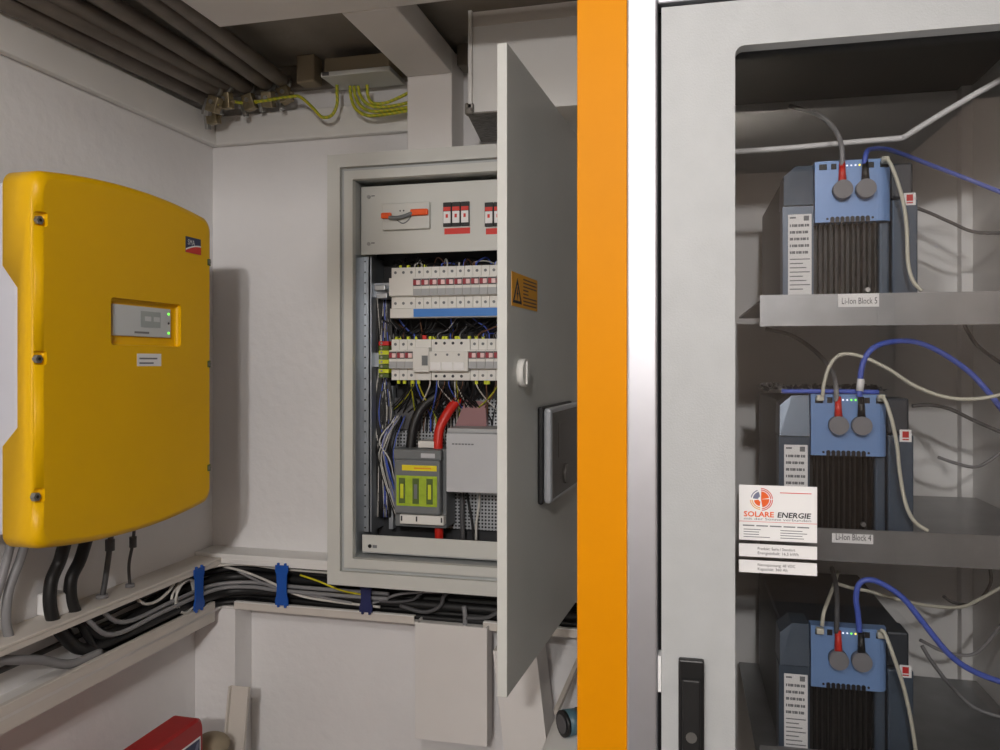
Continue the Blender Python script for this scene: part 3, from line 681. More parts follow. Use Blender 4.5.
# lower row
p = cy(391.5, 339.5, YR+.016); z2 = p.z; x = p.x
for k in range(3): breaker('%s toggle breaker from the left in the lower row' % ordn[k], x+PW*k, z2-hh_, hh_, YR, 'devices in the lower row')
xg = x+PW*3
o = thing('meter_module', 'narrow grey module with a dark window in the lower row', 'module', (xg+PW, YR, z2-hh_), 'devices in the lower row')
MB().box(xg+.0005, xg+PW*2-.0005, YR-.004, YR+.05, z2-hh_*.80, z2-hh_*.20, .001).build('body', 'mcb', o)
MB().box(xg+.0005, xg+PW*2-.0005, YR+.014, YR+.05, z2-hh_, z2-hh_*.001, .001).build('terminal_block', 'mcb', o)
MB().box(xg+PW*1.15, xg+PW*1.85, YR-.0055, YR-.004, z2-hh_*.64, z2-hh_*.40).build('window', 'fuse_grey', o)
xg += PW*2
o = thing('residual_current_device', 'wide white module with three flat covers in the lower row', 'module', (xg+PW*2.5, YR, z2-hh_), 'devices in the lower row')
MB().box(xg+.0005, xg+PW*4.7-.0005, YR-.004, YR+.05, z2-hh_*.78, z2-hh_*.30, .001).build('body', 'mcb', o)
MB().box(xg+.0005, xg+PW*4.7-.0005, YR+.014, YR+.05, z2-hh_, z2-.0001, .001).build('terminal_block', 'mcb', o)
for k in range(3):
    u0 = xg+.004+k*.0285; MB().box(u0, u0+.026, YR-.0062, YR-.004, z2-hh_*.75, z2-hh_*.56, .0008).build('flat_cover', 'white_print', o)
    MB().cyl((u0+.013, YR-.0046, z2-hh_*.38), (u0+.013, YR-.004, z2-hh_*.38), .003, n=8).build('hole', 'fuse_grey', o)
for k in range(4):
    for zz in (.10, .90): MB().cyl((xg+.012+k*.021, YR+.0132, z2-hh_*zz), (xg+.012+k*.021, YR+.014, z2-hh_*zz), .0036, n=8).build('terminal_screw', 'ink', o)
xg += PW*4.7
for k in range(4): breaker('%s toggle breaker right of the wide white module in the lower row' % ordn[k], xg+PW*k, z2-hh_, hh_, YR, 'devices in the lower row')
for zc_, nm in ((z_top-hh_/2, 'upper'), (z2-hh_/2, 'lower')):
    MB().box(cy(378, 300, YB-.05).x, px1, YR+.056, YR+.062, zc_-.0175, zc_+.0175).build('mounting_rail', 'zinc', cab)
# clamps holding the rail ends at the left
for k, (px, py) in enumerate(((382, 288), (384, 296))):
    c = cy(px, py, YR+.03); MB().box(c.x-.016, c.x+.012, YR+.02, YR+.056, c.z-.007, c.z+.007, .002).build('rail_end_clamp', 'zinc', cab)
# earth terminal block
c = cy(378.5, 341, YR+.02); c2 = cy(389, 378, YR+.02)
o = thing('earth_terminal_block', 'green-yellow terminal block with a red top at the left of the lower row', 'terminal block', ((c.x+c2.x)/2, YR+.02, c2.z))
hb = (c.z-c2.z)/8
for k in range(8):
    MB().box(c.x, c2.x-.001, YR+.02, YR+.056, c2.z+hb*k+.0006, c2.z+hb*(k+1)-.0006, .001).build('terminal', 'red' if k == 7 else ('ferrule' if k % 2 else 'window_dark'), o)
    MB().cyl((c.x+.008, YR+.0192, c2.z+hb*(k+.5)), (c.x+.008, YR+.02, c2.z+hb*(k+.5)), .003, n=6).build('terminal_screw', 'steel', o)
# wiring (too dense to count)
def wires(name, label, n, f, mats_):
    for m_, cnt in mats_:
        mb = MB()
        for i in range(cnt): mb.tube(f(), random.uniform(.0013, .0022), 5, sub=5)
        mb.build(name, m_, label=label % m_.replace('cable_', '').replace('ferrule', 'lime yellow').replace('earth_wire', 'green-yellow'), cat='wiring', kind='stuff')
def w_top():
    xx = random.uniform(row_x0, row_x1); s_ = random.uniform(-.06, .06); zt_ = z_top+random.uniform(.008, .03)
    return [(xx, YR+.025, z_top-.004), (xx+.002, YR+.022, z_top+.008), (xx+s_*.5, YR+.05+random.uniform(0, .03), zt_), (xx+s_, YB-.03, z_top+random.uniform(-.02, .03))]
wires('wiring', 'tangle of %s wires above the upper breaker row', 0, w_top, (('cable_black', 26), ('cable_blue', 5), ('cable_white', 8), ('cable_brown', 5)))
zg0, zg1 = z2, z_top-hh_-.026
def w_mid():
    xx = random.uniform(row_x0, row_x1); s_ = random.uniform(-.08, .08)
    return [(xx, YR+.025, zg0-.002), (xx, YR+.022, zg0+.012), (xx+s_*.4, YR+.045+random.uniform(0, .03), (zg0+zg1)/2+random.uniform(-.01, .012)), (xx+s_, YR+.06, zg1+.004), (xx+s_, YB-.02, zg1+.03)]
wires('wiring', 'tangle of %s wires between the two breaker rows', 0, w_mid, (('cable_black', 34), ('cable_blue', 6), ('cable_grey', 6), ('cable_brown', 5)))
zk = z2-hh_
def w_low():
    xx = random.uniform(row_x0+.03, row_x1); s_ = random.uniform(-.10, .06)
    return [(xx, YR+.03, zk+.004), (xx, YR+.028, zk-.014), (xx+s_*.4, YR+.055, zk-.05), (xx+s_, YB-.035, zk-.09), (xx+s_*1.1, YB-.03, zk-.13)]
wires('wiring', 'tangle of %s wires hanging below the lower breaker row', 0, w_low, (('cable_black', 46), ('cable_blue', 4), ('cable_brown', 6), ('earth_wire', 6), ('cable_white', 5)))
def w_left():
    xx = cy(383, 400, YB-.06).x+random.uniform(-.016, .018); o_ = random.uniform(-.012, .012)
    return [(xx, YB-.06, z_top-.06), (xx+o_, YB-.055, z2-.03), (xx-o_, YB-.06, zk-.08), (xx+o_*.6, YB-.06, zk-.18), (xx, YB-.055, q0z+.03)]
q0z = cy(362, 534.5, YP-.012).z
wires('wiring', 'vertical bundle of %s wires at the left inside the cabinet', 0, w_left, (('cable_black', 26), ('cable_white', 4), ('cable_blue', 2), ('cable_dgrey', 5)))
def w_left2():
    xx = cy(388, 500, YB-.07).x+random.uniform(-.012, .022)
    return [(xx+.02, YB-.06, zk-.09), (xx+random.uniform(-.02, .01), YB-.085, zk-.15), (xx+random.uniform(-.02, .01), YB-.08, zk-.21), (xx+.03, YB-.06, q0z+.012)]
wires('wiring', 'loops of %s wires left of the fuse switch', 0, w_left2, (('cable_blue', 3), ('cable_white', 3), ('cable_grey', 3), ('cable_black', 8)))
mb = MB()
for px in (400.5, 408, 416, 425): mb.box(cy(px-1.2, 267, YR+.02).x, cy(px+1.4, 267, YR+.02).x, YR+.02, YR+.028, z_top-.001, z_top+.006)
for px in (396, 400, 408, 416, 430, 434, 443, 446, 456, 459, 469, 476, 483): mb.box(cy(px-1.3, 338, YR+.02).x, cy(px+1.3, 338, YR+.02).x, YR+.02, YR+.028, z2-.001, z2+.007)
for px in (398, 404, 412, 418, 476, 485, 488): mb.box(cy(px-1.3, 338, YR+.02).x, cy(px+1.3, 338, YR+.02).x, YR+.022, YR+.028, zk-.009, zk+.001)
mb.build('wire_ferrules', 'ferrule', label='lime yellow wire sleeves pushed into the breaker terminals', cat='wiring', kind='stuff')
MB().box(cy(422.5, 338, YR+.02).x, cy(426.5, 338, YR+.02).x, YR+.018, YR+.028, z2-.001, z2+.010, .001).build('wire_sleeve', 'cable_red', label='single red wire sleeve above the lower breaker row', cat='wire sleeve')
# punched mounting plate, fuse switch, grey device
MB().box(cy(394, 430, YB-.03).x, px1, YB-.03, YB-.028, q0z+.005, cy(417, 398, YB-.03).z).build('mounting_plate', 'perforated', cab, label='finely punched metal mounting plate')
MB().box(cy(394, 400, YB-.04).x, cy(420, 400, YB-.04).x, YB-.04, YB-.03, cy(394, 430, YB-.04).z, cy(394, 398, YB-.04).z, .003).build('rear_box', 'cable_dgrey', cab)
yf = 1.79
a = cy(393, 450, yf); b = cy(441, 512, yf); fx0, fx1 = a.x, b.x
c = cy(443, 535, yf)
o = thing('fuse_switch', 'grey fuse switch with a yellow-green window in the bottom of the cabinet', 'fuse switch', ((fx0+fx1)/2, yf+.06, c.z))
MB().box(fx0-.004, fx1+.006, yf+.022, YB-.035, cy(394, 528, yf).z, cy(394, 449, yf).z, .003).build('body', 'fuse_grey', o)
lidm = MB().box(fx0+.004, fx1-.001, yf-.006, yf+.022, cy(394, 513, yf).z, cy(394, 459, yf).z, .005).build('lid', 'fuse_grey', o)
MB().box(fx0, fx1, yf, yf+.022, cy(394, 459.5, yf).z, cy(394, 449, yf).z, .004).build('upper_cover', 'fuse_grey', o)
MB().box(cy(421, 453, yf).x, cy(435, 453, yf).x, yf-.001, yf, cy(428, 458, yf).z, cy(428, 453.5, yf).z).build('name_plate', 'box_grey', o)
MB().box(cy(403, 465, yf).x, cy(437.5, 465, yf).x, yf-.0068, yf-.006, cy(420, 470.5, yf).z, cy(420, 465, yf).z).build('yellow_label', 'fuse_yellow', lidm)
MB().box(cy(415, 468, yf).x, cy(432, 468, yf).x, yf-.0071, yf-.0068, cy(420, 468.6, yf).z, cy(420, 467.2, yf).z).build('print_line', 'sticker_orange', lidm)
wx0, wx1, wz0, wz1 = cy(397.5, 500, yf).x, cy(438, 500, yf).x, cy(420, 506, yf).z, cy(420, 475.5, yf).z
wn = MB().box(wx0, wx1, yf-.0075, yf-.006, wz0, wz1, .0008).build('window', 'window_green', lidm, label='yellow-green see-through window')
for k, fx in enumerate((.14, .48, .82)):
    xm = wx0+(wx1-wx0)*fx
    MB().box(xm-.008, xm+.008, yf-.0082, yf-.0075, wz0+.006, wz1-.006, .0006).build('fuse', 'window_dark', wn)
    MB().box(xm-.004, xm+.004, yf-.0088, yf-.0082, wz0+.018, wz1-.020, .0006).build('fuse_core', ('ferrule', 'fuse_grey', 'ferrule')[k], wn)
MB().box(cy(399, 515, yf).x, cy(443, 515, yf).x, yf+.004, yf+.03, cy(420, 525, yf).z, cy(420, 515.5, yf).z, .002).build('terminal_cover', 'mcb', o)
for px in (401, 416, 441): MB().box(cy(px-.7, 520, yf).x, cy(px+.7, 520, yf).x, yf+.003, yf+.004, cy(420, 522, yf).z, cy(420, 517, yf).z).build('slot', 'ink', o)
MB().box(cy(418, 450, yf+.03).x, cy(434, 450, yf+.03).x, yf+.03, YB-.035, cy(420, 449, yf).z, cy(420, 441, yf+.03).z, .001).build('terminal_label', 'mcb', o)
a = cy(446, 433, 1.785); b = cy(446, 492, 1.785)
o = thing('control_box', 'plain grey box with a narrow top rim right of the fuse switch', 'control box', (a.x+.08, 1.82, b.z))
MB().box(a.x, a.x+.20, 1.785, YB-.035, b.z, a.z, .003).build('housing', 'box_grey', o)
MB().box(a.x+.001, a.x+.199, 1.792, YB-.035, a.z, a.z+.011, .002).build('top_rim', 'mcb_grey', o)
for k in range(7): MB().box(cy(452+k*3.2, 444, 1.785).x, cy(454.4+k*3.2, 444, 1.785).x, 1.7845, 1.785, cy(452, 444.6, 1.785).z, cy(452, 443.2, 1.785).z).build('print_line', 'ink_grey', o)
g = 'heavy cables in the cabinet'
cable('battery_cable', 'thick black cable bending down into the fuse switch', [cy(410, 458, 1.84), cy(411, 444, 1.84), cy(414, 425, 1.845), cy(422, 408, 1.855), cy(436, 396, 1.865), cy(446, 392, 1.875)], .0125, 'cable_black', g, 12)
cable('battery_cable', 'thick red cable bending down into the fuse switch', [cy(438, 454, 1.83), cy(438, 442, 1.83), cy(440, 428, 1.835), cy(447, 414, 1.845), cy(455, 403, 1.86), cy(462, 397, 1.872)], .0118, 'cable_red', g, 12)
cable('battery_cable', 'short end of red cable below the fuse switch', [cy(439, 524, 1.84), cy(439, 532, 1.84), cy(439, 545, 1.845)], .0105, 'cable_red', g, 12)
cable('control_cable', 'thin white cable hanging below the grey control box', [cy(480, 488, 1.86), cy(479, 505, 1.865), cy(476.5, 522, 1.865), cy(476, 540, 1.865)], .0030, 'cable_white', g)
cable('control_cable', 'thin black cable hanging below the grey control box, left one', [cy(466, 488, 1.865), cy(469, 505, 1.87), cy(472, 522, 1.87), cy(474, 540, 1.87)], .0034, 'cable_black', g)
cable('control_cable', 'dark grey cable hanging behind the black one below the control box', [cy(462, 488, 1.872), cy(462, 510, 1.872), cy(463, 540, 1.872)], .006, 'cable_dgrey', g)
MB().prism([(cy(455, 428, 1.87).x, cy(455, 428, 1.87).z), (cy(487, 428, 1.87).x, cy(487, 428, 1.87).z), (cy(486, 402, 1.87).x, cy(486, 402, 1.87).z), (cy(466, 400, 1.87).x, cy(466, 400, 1.87).z)], 'y', 1.865, 1.885).build('relay_box', 'red_clear', label='small dusky red box behind the wires above the control box', cat='relay')

# ---- the open door
A = onY(507, 300, 1.14); Bp = onY(577, 300, 1.64)
dv = Vector((Bp.x-A.x, Bp.y-A.y, 0)).normalized(); nv = Vector((dv.y, -dv.x, 0))       # nv points right (+x): the door's outer face
ln = (YC-.002-A.y)/dv.y
dxf = lambda v: Vector((A.x, A.y, H))+dv*v.x+nv*v.y+UP*v.z                            # x along door from free edge, y outward, z from eye
zt_, zb_ = .470, -.494
door = MB(dxf).box(0, ln, -.0155, 0, zb_, zt_, .0012).build('door', 'cab', cab, label='open cabinet door seen nearly edge on')
MB(dxf).ring((.03, ln-.01, zb_+.03, zt_-.03), (.034, ln-.014, zb_+.034, zt_-.034), -.0165, -.0155)
def dpx(x, y, off=0.0):                                        # pixel -> door coordinates on its outer face
    r = ray(x, y); q = Vector((A.x, A.y, H))+nv*off; t = (q-CP).dot(nv)/r.dot(nv); p = CP+r*t-Vector((A.x, A.y, H))
    return p.dot(dv), p.z
u0, _ = dpx(513, 372); u1, _ = dpx(527, 372); zk_ = -(373-HZ)/F*1.22
kb = MB(dxf); kb.cyl(((u0+u1)/2+.001, 0, zk_), ((u0+u1)/2+.001, .010, zk_), .022, n=28); kn = kb.build('lock_knob', 'mcb', door, label='round white lock knob')
MB(dxf).box((u0+u1)/2-.003, (u0+u1)/2+.005, .010, .0125, zk_-.018, zk_+.018, .001).build('grip', 'mcb', kn)
u0, z0_ = dpx(511.5, 303); u1, z1_ = dpx(537, 280)
u0_, zA = dpx(511.5, 271); _, zB = dpx(511.5, 305.5)
stk = MB(dxf).box(u0, u1, 0, .0006, zB, zA).build('warning_sticker', 'sticker_orange', door, label='orange warning sticker with a triangle')
wd_ = u1-u0; hs = zA-zB
def fxy(a_, b_, d_=.0009): return dxf(Vector((u0+wd_*a_, d_, zB+hs*b_)))
tri = MB(dxf)
ol_o = [(u0+wd_*.03, zB+hs*.10), (u0+wd_*.36, zB+hs*.10), (u0+wd_*.195, zB+hs*.85)]; cxm = (sum(p[0] for p in ol_o)/3, sum(p[1] for p in ol_o)/3)
ol_i = [(cxm[0]+(p[0]-cxm[0])*.68, cxm[1]+(p[1]-cxm[1])*.68) for p in ol_o]
tri.frame(ol_o, ol_i, .0006, .001); tri.build('triangle', 'ink', stk)
MB(dxf).prism([(u0+wd_*.21, zB+hs*.60), (u0+wd_*.17, zB+hs*.36), (u0+wd_*.20, zB+hs*.36), (u0+wd_*.185, zB+hs*.18), (u0+wd_*.235, zB+hs*.42), (u0+wd_*.205, zB+hs*.42)], 'y', .0006, .001).build('bolt_sign', 'ink', stk)
for k in range(8):
    zl_ = zB+hs*(.90-k*.11); MB(dxf).box(u0+wd_*.42, u0+wd_*(.96 if k not in (3, 4) else .62), .0006, .0008, zl_-hs*.045, zl_).build('print_line', 'cable_brown', stk)
# hinges
for zz in (-.36, .34): MB().cyl((XE-.012, YC-.006, H+zz-.03), (XE-.012, YC-.006, H+zz+.03), .006, n=10).build('hinge', 'zinc', cab)
# remote display on the door
u0, _ = dpx(537, 450); zt2, zb2 = dpx(537, 407)[1], dpx(537, 505)[1]
o = thing('remote_display', 'black and silver remote display mounted on the open cabinet door', 'display', dxf(Vector((u0+.11, 0, zb2))))
MB(dxf).box(u0, u0+.235, .0003, .010, zb2, zt2, .004).build('back_shell', 'black', o)
MB(dxf).box(u0+.002, u0+.233, .010, .024, zb2+.002, zt2-.002, .006).build('frame', 'silver', o)
MB(dxf).box(u0+.010, u0+.226, .024, .0255, zb2+.010, zt2-.010, .001).build('front', 'panel_dark', o)
MB(dxf).box(u0+.05, u0+.17, .0255, .0262, zb2+.075, zt2-.03, .001).build('screen', 'panel_dark', o)
MB(dxf).cyl((u0+.11, .0255, zb2+.04), (u0+.11, .029, zb2+.04), .018, n=24).build('dial', 'panel_dark', o)

# ------------------------------------------------------------------ battery rack
zero = H-H
DB = .47                                                        # rack depth
lx = lambda x, d=0.0: rk(x, 362, d).x
rack = thing('battery_rack', 'tall grey battery rack with glazed door, orange post and aluminium corner', 'rack', rw((.12, 0, 0)))
RTOP = H+.455
xo0, xo1, xal, xd0, xgl = lx(577), lx(627), lx(657.5), lx(661.5), lx(735)
xd1 = .40; xg1 = .33
MB(rw).box(xo0, xo1, 0, .045, 0, RTOP+.25, .0015).build('orange_post', 'orange', rack, label='full-height bright orange post')
MB(rw).box(xo1, xal, -.004, .045, 0, RTOP+.25, .003, 3).build('corner_profile', 'alu', rack, label='bright aluminium corner profile')
MB(rw).box(xo0+.004, xo0+.008, .045, DB, 0, RTOP).build('outer_side_panel', 'rack_grey', rack)
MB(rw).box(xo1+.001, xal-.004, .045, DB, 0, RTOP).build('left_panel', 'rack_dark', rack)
zdt = H+rk(661, 8.5, 0).z-H; zdb = .10
zgt = rk(740, 46.2, 0).z; zgb = .22
MB(rw).box(xal, xd1+.03, .0, .03, zdt+.006, RTOP+.25, .002).build('top_rail', 'alu', rack)
MB(rw).box(xal-.001, xd0+.03, .024, .032, 0, zdt+.006).build('gasket', 'dark_gap', rack)
MB(rw).box(xal-.001, xd1, .024, .032, zdt-.02, zdt+.008).build('gasket', 'dark_gap', rack)
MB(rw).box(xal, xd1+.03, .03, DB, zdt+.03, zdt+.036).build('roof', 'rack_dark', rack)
MB(rw).box(xal, xd1+.03, DB, DB+.004, 0, RTOP).build('back_panel', 'rack_inner', rack)
XRS = .372
MB(rw).box(XRS, XRS+.005, .035, DB, 0, RTOP).build('right_panel', 'rack_inner', rack)
MB(rw).box(xd1, xd1+.04, -.004, .035, 0, RTOP+.25, .003).build('corner_profile', 'alu', rack)
MB(rw).box(XRS-.016, XRS, DB-.02, DB, 0, RTOP).build('rear_upright', 'rack_inner', rack)
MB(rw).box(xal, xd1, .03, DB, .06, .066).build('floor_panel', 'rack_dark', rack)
# door with rounded window
def rounded(x0, x1, z0, z1, r, n=6):
    P = []; O = []
    for cx_, cz_, a0, oc in ((x1-r, z1-r, 0, (xd1, zdt)), (x0+r, z1-r, 90, (xd0, zdt)), (x0+r, z0+r, 180, (xd0, zdb)), (x1-r, z0+r, 270, (xd1, zdb))):
        for k in range(n+1):
            a = math.radians(a0+90*k/n); P.append((cx_+r*math.cos(a), cz_+r*math.sin(a))); O.append(oc)
    return O, P
O_, P_ = rounded(xgl, xg1, zgb, zgt, .010)
rd_ = MB(rw).frame(O_, P_, -.002, .018).build('door', 'rack_grey', rack, label='light grey door frame with rounded window')
MB(rw).box(xgl-.02, xg1+.02, .018, .022, zgb-.02, zgt+.02).build('glass_pane', 'glass', rd_)
hx0, hx1 = lx(678.5), lx(704); hz1 = rk(690, 656.5, 0).z; hz0 = hz1-.17
hd = MB(rw).box(hx0, hx1, -.012, -.002, hz0, hz1, .002).build('handle', 'black', rd_)
tg_ = thing  # (kept flat: the handle's inner grip is modelled into one part)
MB(rw).box(hx0+.004, hx1-.004, -.017, -.0125, hz0+.012, hz1-.020, .003).build('handle_grip', 'black_rubber', rd_)
MB(rw).cyl(((hx0+hx1)/2, -.018, hz1-.083), ((hx0+hx1)/2, -.0165, hz1-.083), .006, n=14).build('lock_barrel', 'steel', rd_)
MB(rw).box(xal+.0005, xd0-.0005, .0, .02, rk(660, 692, 0).z, rk(660, 656, 0).z).build('door_catch', 'white_print', rack)

# shelves and modules
DS, DM = .075, .105
SH = []
x_sl = lx(760, DS)
for i, (yt, yb_, xr, num, lab) in enumerate(((294.5, 326, 800, 5, (838, 879, 294, 307.5)), (529, 561.5, 840, 4, (832, 873, 533, 545)), (746, 780, 770, 3, None))):
    zt_s, zb_s = rk(xr, yt, DS).z, rk(xr, yb_, DS).z; SH.append(zt_s)
    sh = MB(rw).box(x_sl, XRS-.002, DS, DS+.003, zb_s, zt_s).build('shelf', 'shelf_alu', rack, label='aluminium shelf front below the %s battery module' % ('top', 'middle', 'bottom')[i])
    zty = rk(850, (160, 394.5, 628)[i], DM).z-(rk(850, 160, DM).z-SH[0]+.006)
    MB(rw).box(x_sl, XRS-.002, DS+.003, DB-.04, zty-.003, zty).build('shelf_tray', 'shelf_alu', sh)
    if lab:
        a = rk(lab[0], lab[2], DS); b = rk(lab[1], lab[3], DS)
        pl_ = MB(rw).box(a.x, b.x, DS-.0008, DS, b.z+.001, a.z).build('shelf_label', 'white_print', sh)
        text('Li-Ion Block %d' % num, .0105, rw((a.x+.0035, DS-.0009, b.z+.0045)), EX, UP, 'ink', pl_, width=(b.x-a.x)*.86, lift=.0002)
bx0, bx1 = lx(783, DM), lx(919.5, DM); mh = rk(850, 160, DM).z-SH[0]+.006; TOPZ = [rk(850, 160, DM).z, rk(850, 394.5, DM).z, rk(850, 628, DM).z]
pos = ['top', 'middle', 'bottom']
KN = []
for i in range(3):
    z0 = TOPZ[i]-mh; dx = (0, -.0045, -.0045)[i]
    xf = lambda v, dx=dx: rw((v.x+dx, v.y, v.z))
    m = thing('battery_module', ('battery module on the top rack shelf with visible cooling fins', 'battery module on the middle rack shelf under crumpled plastic film', 'battery module on the bottom rack shelf, cut off by the frame')[i], 'battery', rw(((bx0+bx1)/2+dx, DM+.1, z0)), 'battery modules in the rack')
    cx0, cx1 = lx(815, DM), lx(892.5, DM)
    zc1 = z0+mh; zc0 = zc1-(rk(850, 160, DM).z-rk(850, 221.5, DM).z)
    zs = zc1-.052                                               # step in the wings
    fx0 = lx(817, DM); fx1 = lx(880, DM)
    MB(xf).box(bx0+.004, bx1-.002, DM+.028, DM+.30, z0, zc1-.010, .003).build('body', 'slate_dark', m)
    # left wing: lower box and bevelled upper hood
    MB(xf).prism([(bx0, z0), (cx0-.001, z0), (cx0-.001, zs), (bx0, zs)], 'y', DM+.004, DM+.028).build('left_wing', 'slate', m)
    MB(xf).loft([[(bx0+.001, DM+.002, zs+.001), (cx0-.001, DM+.002, zs+.001), (cx0-.001, DM+.010, zc1-.002), (bx0+.016, DM+.010, zc1-.002), (bx0+.002, DM+.009, zc1-.014)], [(bx0+.001, DM+.05, zs+.001), (cx0-.001, DM+.05, zs+.001), (cx0-.001, DM+.05, zc1-.001), (bx0+.016, DM+.05, zc1-.001), (bx0+.002, DM+.05, zc1-.013)]]).build('left_hood', 'slate', m)
    MB(xf).box(cx1+.001, bx1, DM+.006, DM+.028, z0, zs+.004, .002).build('right_wing', 'slate', m)
    MB(xf).box(cx1+.001, bx1-.004, DM+.010, DM+.05, zs+.005, zc1-.004, .003).build('right_hood', 'slate_dark', m)
    # blue cover with curved right edge
    ol = [(cx0, DM+.02), (cx0, DM)]+[(cx1-.012+.012*math.sin(a), DM+.012-.012*math.cos(a)) for a in [k*math.pi/2/6 for k in range(7)]]+[(cx1, DM+.02)]
    mbv = MB(xf); mbv.prism(ol, 'z', zc0, zc1)
    for f in mbv.bm.faces:
        if len(f.verts) == 4 and abs(f.normal.z) < .5: f.smooth = False
    cvb = mbv.build('blue_cover', 'module_blue', m)
    # comb of vents along the cover's lower edge
    nv_ = 10
    for k in range(nv_):
        xm = cx0+.014+k*(fx1-cx0-.022)/(nv_-1); big = 0 < k < nv_-1
        MB(xf).cyl((xm, DM-.0006, zc0+.004), (xm, DM+.002, zc0+.004), .0026 if big else .0015, n=8).build('vent', 'black', cvb)
        if big: MB(xf).box(xm-.0024, xm+.0024, DM-.0006, DM+.002, zc0-.0005, zc0+.004).build('vent_slot', 'black', cvb)
    # heat sink
    MB(xf).box(cx0+.001, cx1-.014, DM+.024, DM+.028, z0, zc0).build('sink_plate', 'black', m)
    nf = 11
    for k in range(nf):
        xm = fx0+.004+k*(fx1-fx0-.008)/(nf-1); thin = .0013 if k not in (2, 8) else .0022
        MB(xf).box(xm-thin/2, xm+thin/2, DM+.006+(.003 if k % 2 else 0), DM+.024, z0, zc0).build('cooling_fin', 'fin' if i == 0 else 'fin_shaded', m)
    MB(xf).box(cx1-.013, cx1-.001, DM+.008, DM+.024, z0, zc0, .003).build('side_rail', 'slate', m)
    MB(xf).cyl((lx(868, DM), DM+.001, z0+.013), (lx(868, DM), DM+.006, z0+.013), .0028, n=10).build('screw', 'steel', m)
    # rating label
    lx0, lx1 = lx(788, DM+.004), lx(811.5, DM+.004); lz1 = zs-.010; lz0 = z0+.002
    lb = MB(xf).box(lx0, lx1, DM+.0034, DM+.004, lz0, lz1).build('rating_label', 'white_print', m, label='white printed label with bar codes')
    pr = MB(xf)
    for k in range(5):
        zb_ = lz1-.012-k*.0082
        for j in range(9):
            xx = lx0+.002+j*(lx1-lx0-.005)/9; pr.box(xx, xx+.0014+.0006*((j*7+k) % 3), DM+.0030, DM+.0034, zb_-.0032, zb_)
    for k in range(8):
        zb_ = lz1-.054-k*.0052
        if zb_ > lz0+.004: pr.box(lx0+.002, lx1-.002-.004*((k*5) % 3), DM+.0031, DM+.0034, zb_-.0012, zb_)
    pr.box(lx1-.009, lx1-.003, DM+.0030, DM+.0034, lz1-.008, lz1-.002); pr.box(lx0+.002, lx0+.009, DM+.0031, DM+.0034, lz1-.005, lz1-.003)
    pr.build('bar_codes', 'ink_grey', lb, kind='stuff')
    # red hazard label on the right wing
    rx0_, rx1_ = lx(905, DM), lx(917, DM); rz1 = zc1-(rk(900, 160, DM).z-rk(900, 195, DM).z); rz0 = rz1-.0145
    rl = MB(xf).box(rx0_, rx1_, DM+.0052, DM+.0058, rz0, rz1).build('red_label', 'white_print', m, label='small white label with a red square')
    MB(xf).box(rx0_+.003, rx1_-.003, DM+.0048, DM+.0052, rz0+.005, rz1-.002).build('red_square', 'red', rl)
    MB(xf).box(rx0_+.003, rx1_-.003, DM+.0048, DM+.0052, rz0+.002, rz0+.0035).build('caption', 'red', rl)
    # connectors
    for nm, pxx, bt in (('left', 841.5, 'cable_red'), ('right', 864.5, 'black')):
        xm = lx(pxx, DM); zk_ = zc1-.0365
        kn = MB(xf).cyl((xm, DM-.012, zk_), (xm, DM, zk_), .0110, n=28).build('power_plug', 'knob_grey', m)
        MB(xf).tube([(xm, DM-.006, zk_+.010), (xm, DM-.005, zk_+.020), (xm, DM-.004, zk_+.034)], .0046, 12, r1=.0034, raw=True).build('boot', bt, kn)
    zr = zc1-.0065
    for k, m_ in enumerate((('led_white', 'led_white', 'led_white', 'led_yellow'), ('led_white', 'led_white', 'led_green', 'led_green'), ('led_white', 'led_white', 'led_green', 'led_yellow'))[i]):
        xm = lx(847+k*4.2, DM); MB(xf).cyl((xm, DM-.0006, zr), (xm, DM, zr), .0011, n=8).build('led', m_, cvb)
    for px0, px1_ in ((819, 827), (831, 836.5), (868.5, 874), (880, 889)):
        MB(xf).box(lx(px0, DM), lx(px1_, DM), DM-.0005, DM+.002, zr-.004, zr+.003, .0004).build('socket', 'black', cvb)
    MB(xf).box(lx(880.5, DM), lx(888, DM), DM-.009, DM-.0006, zr-.001, zr+.007, .001).build('data_plug', 'cable_beige', m)
    if i: MB(xf).box(lx(819.5, DM), lx(827, DM), DM-.009, DM-.0006, zr-.001, zr+.006, .001).build('data_plug', 'cable_beige', m)
    KN.append((xf, zc1))

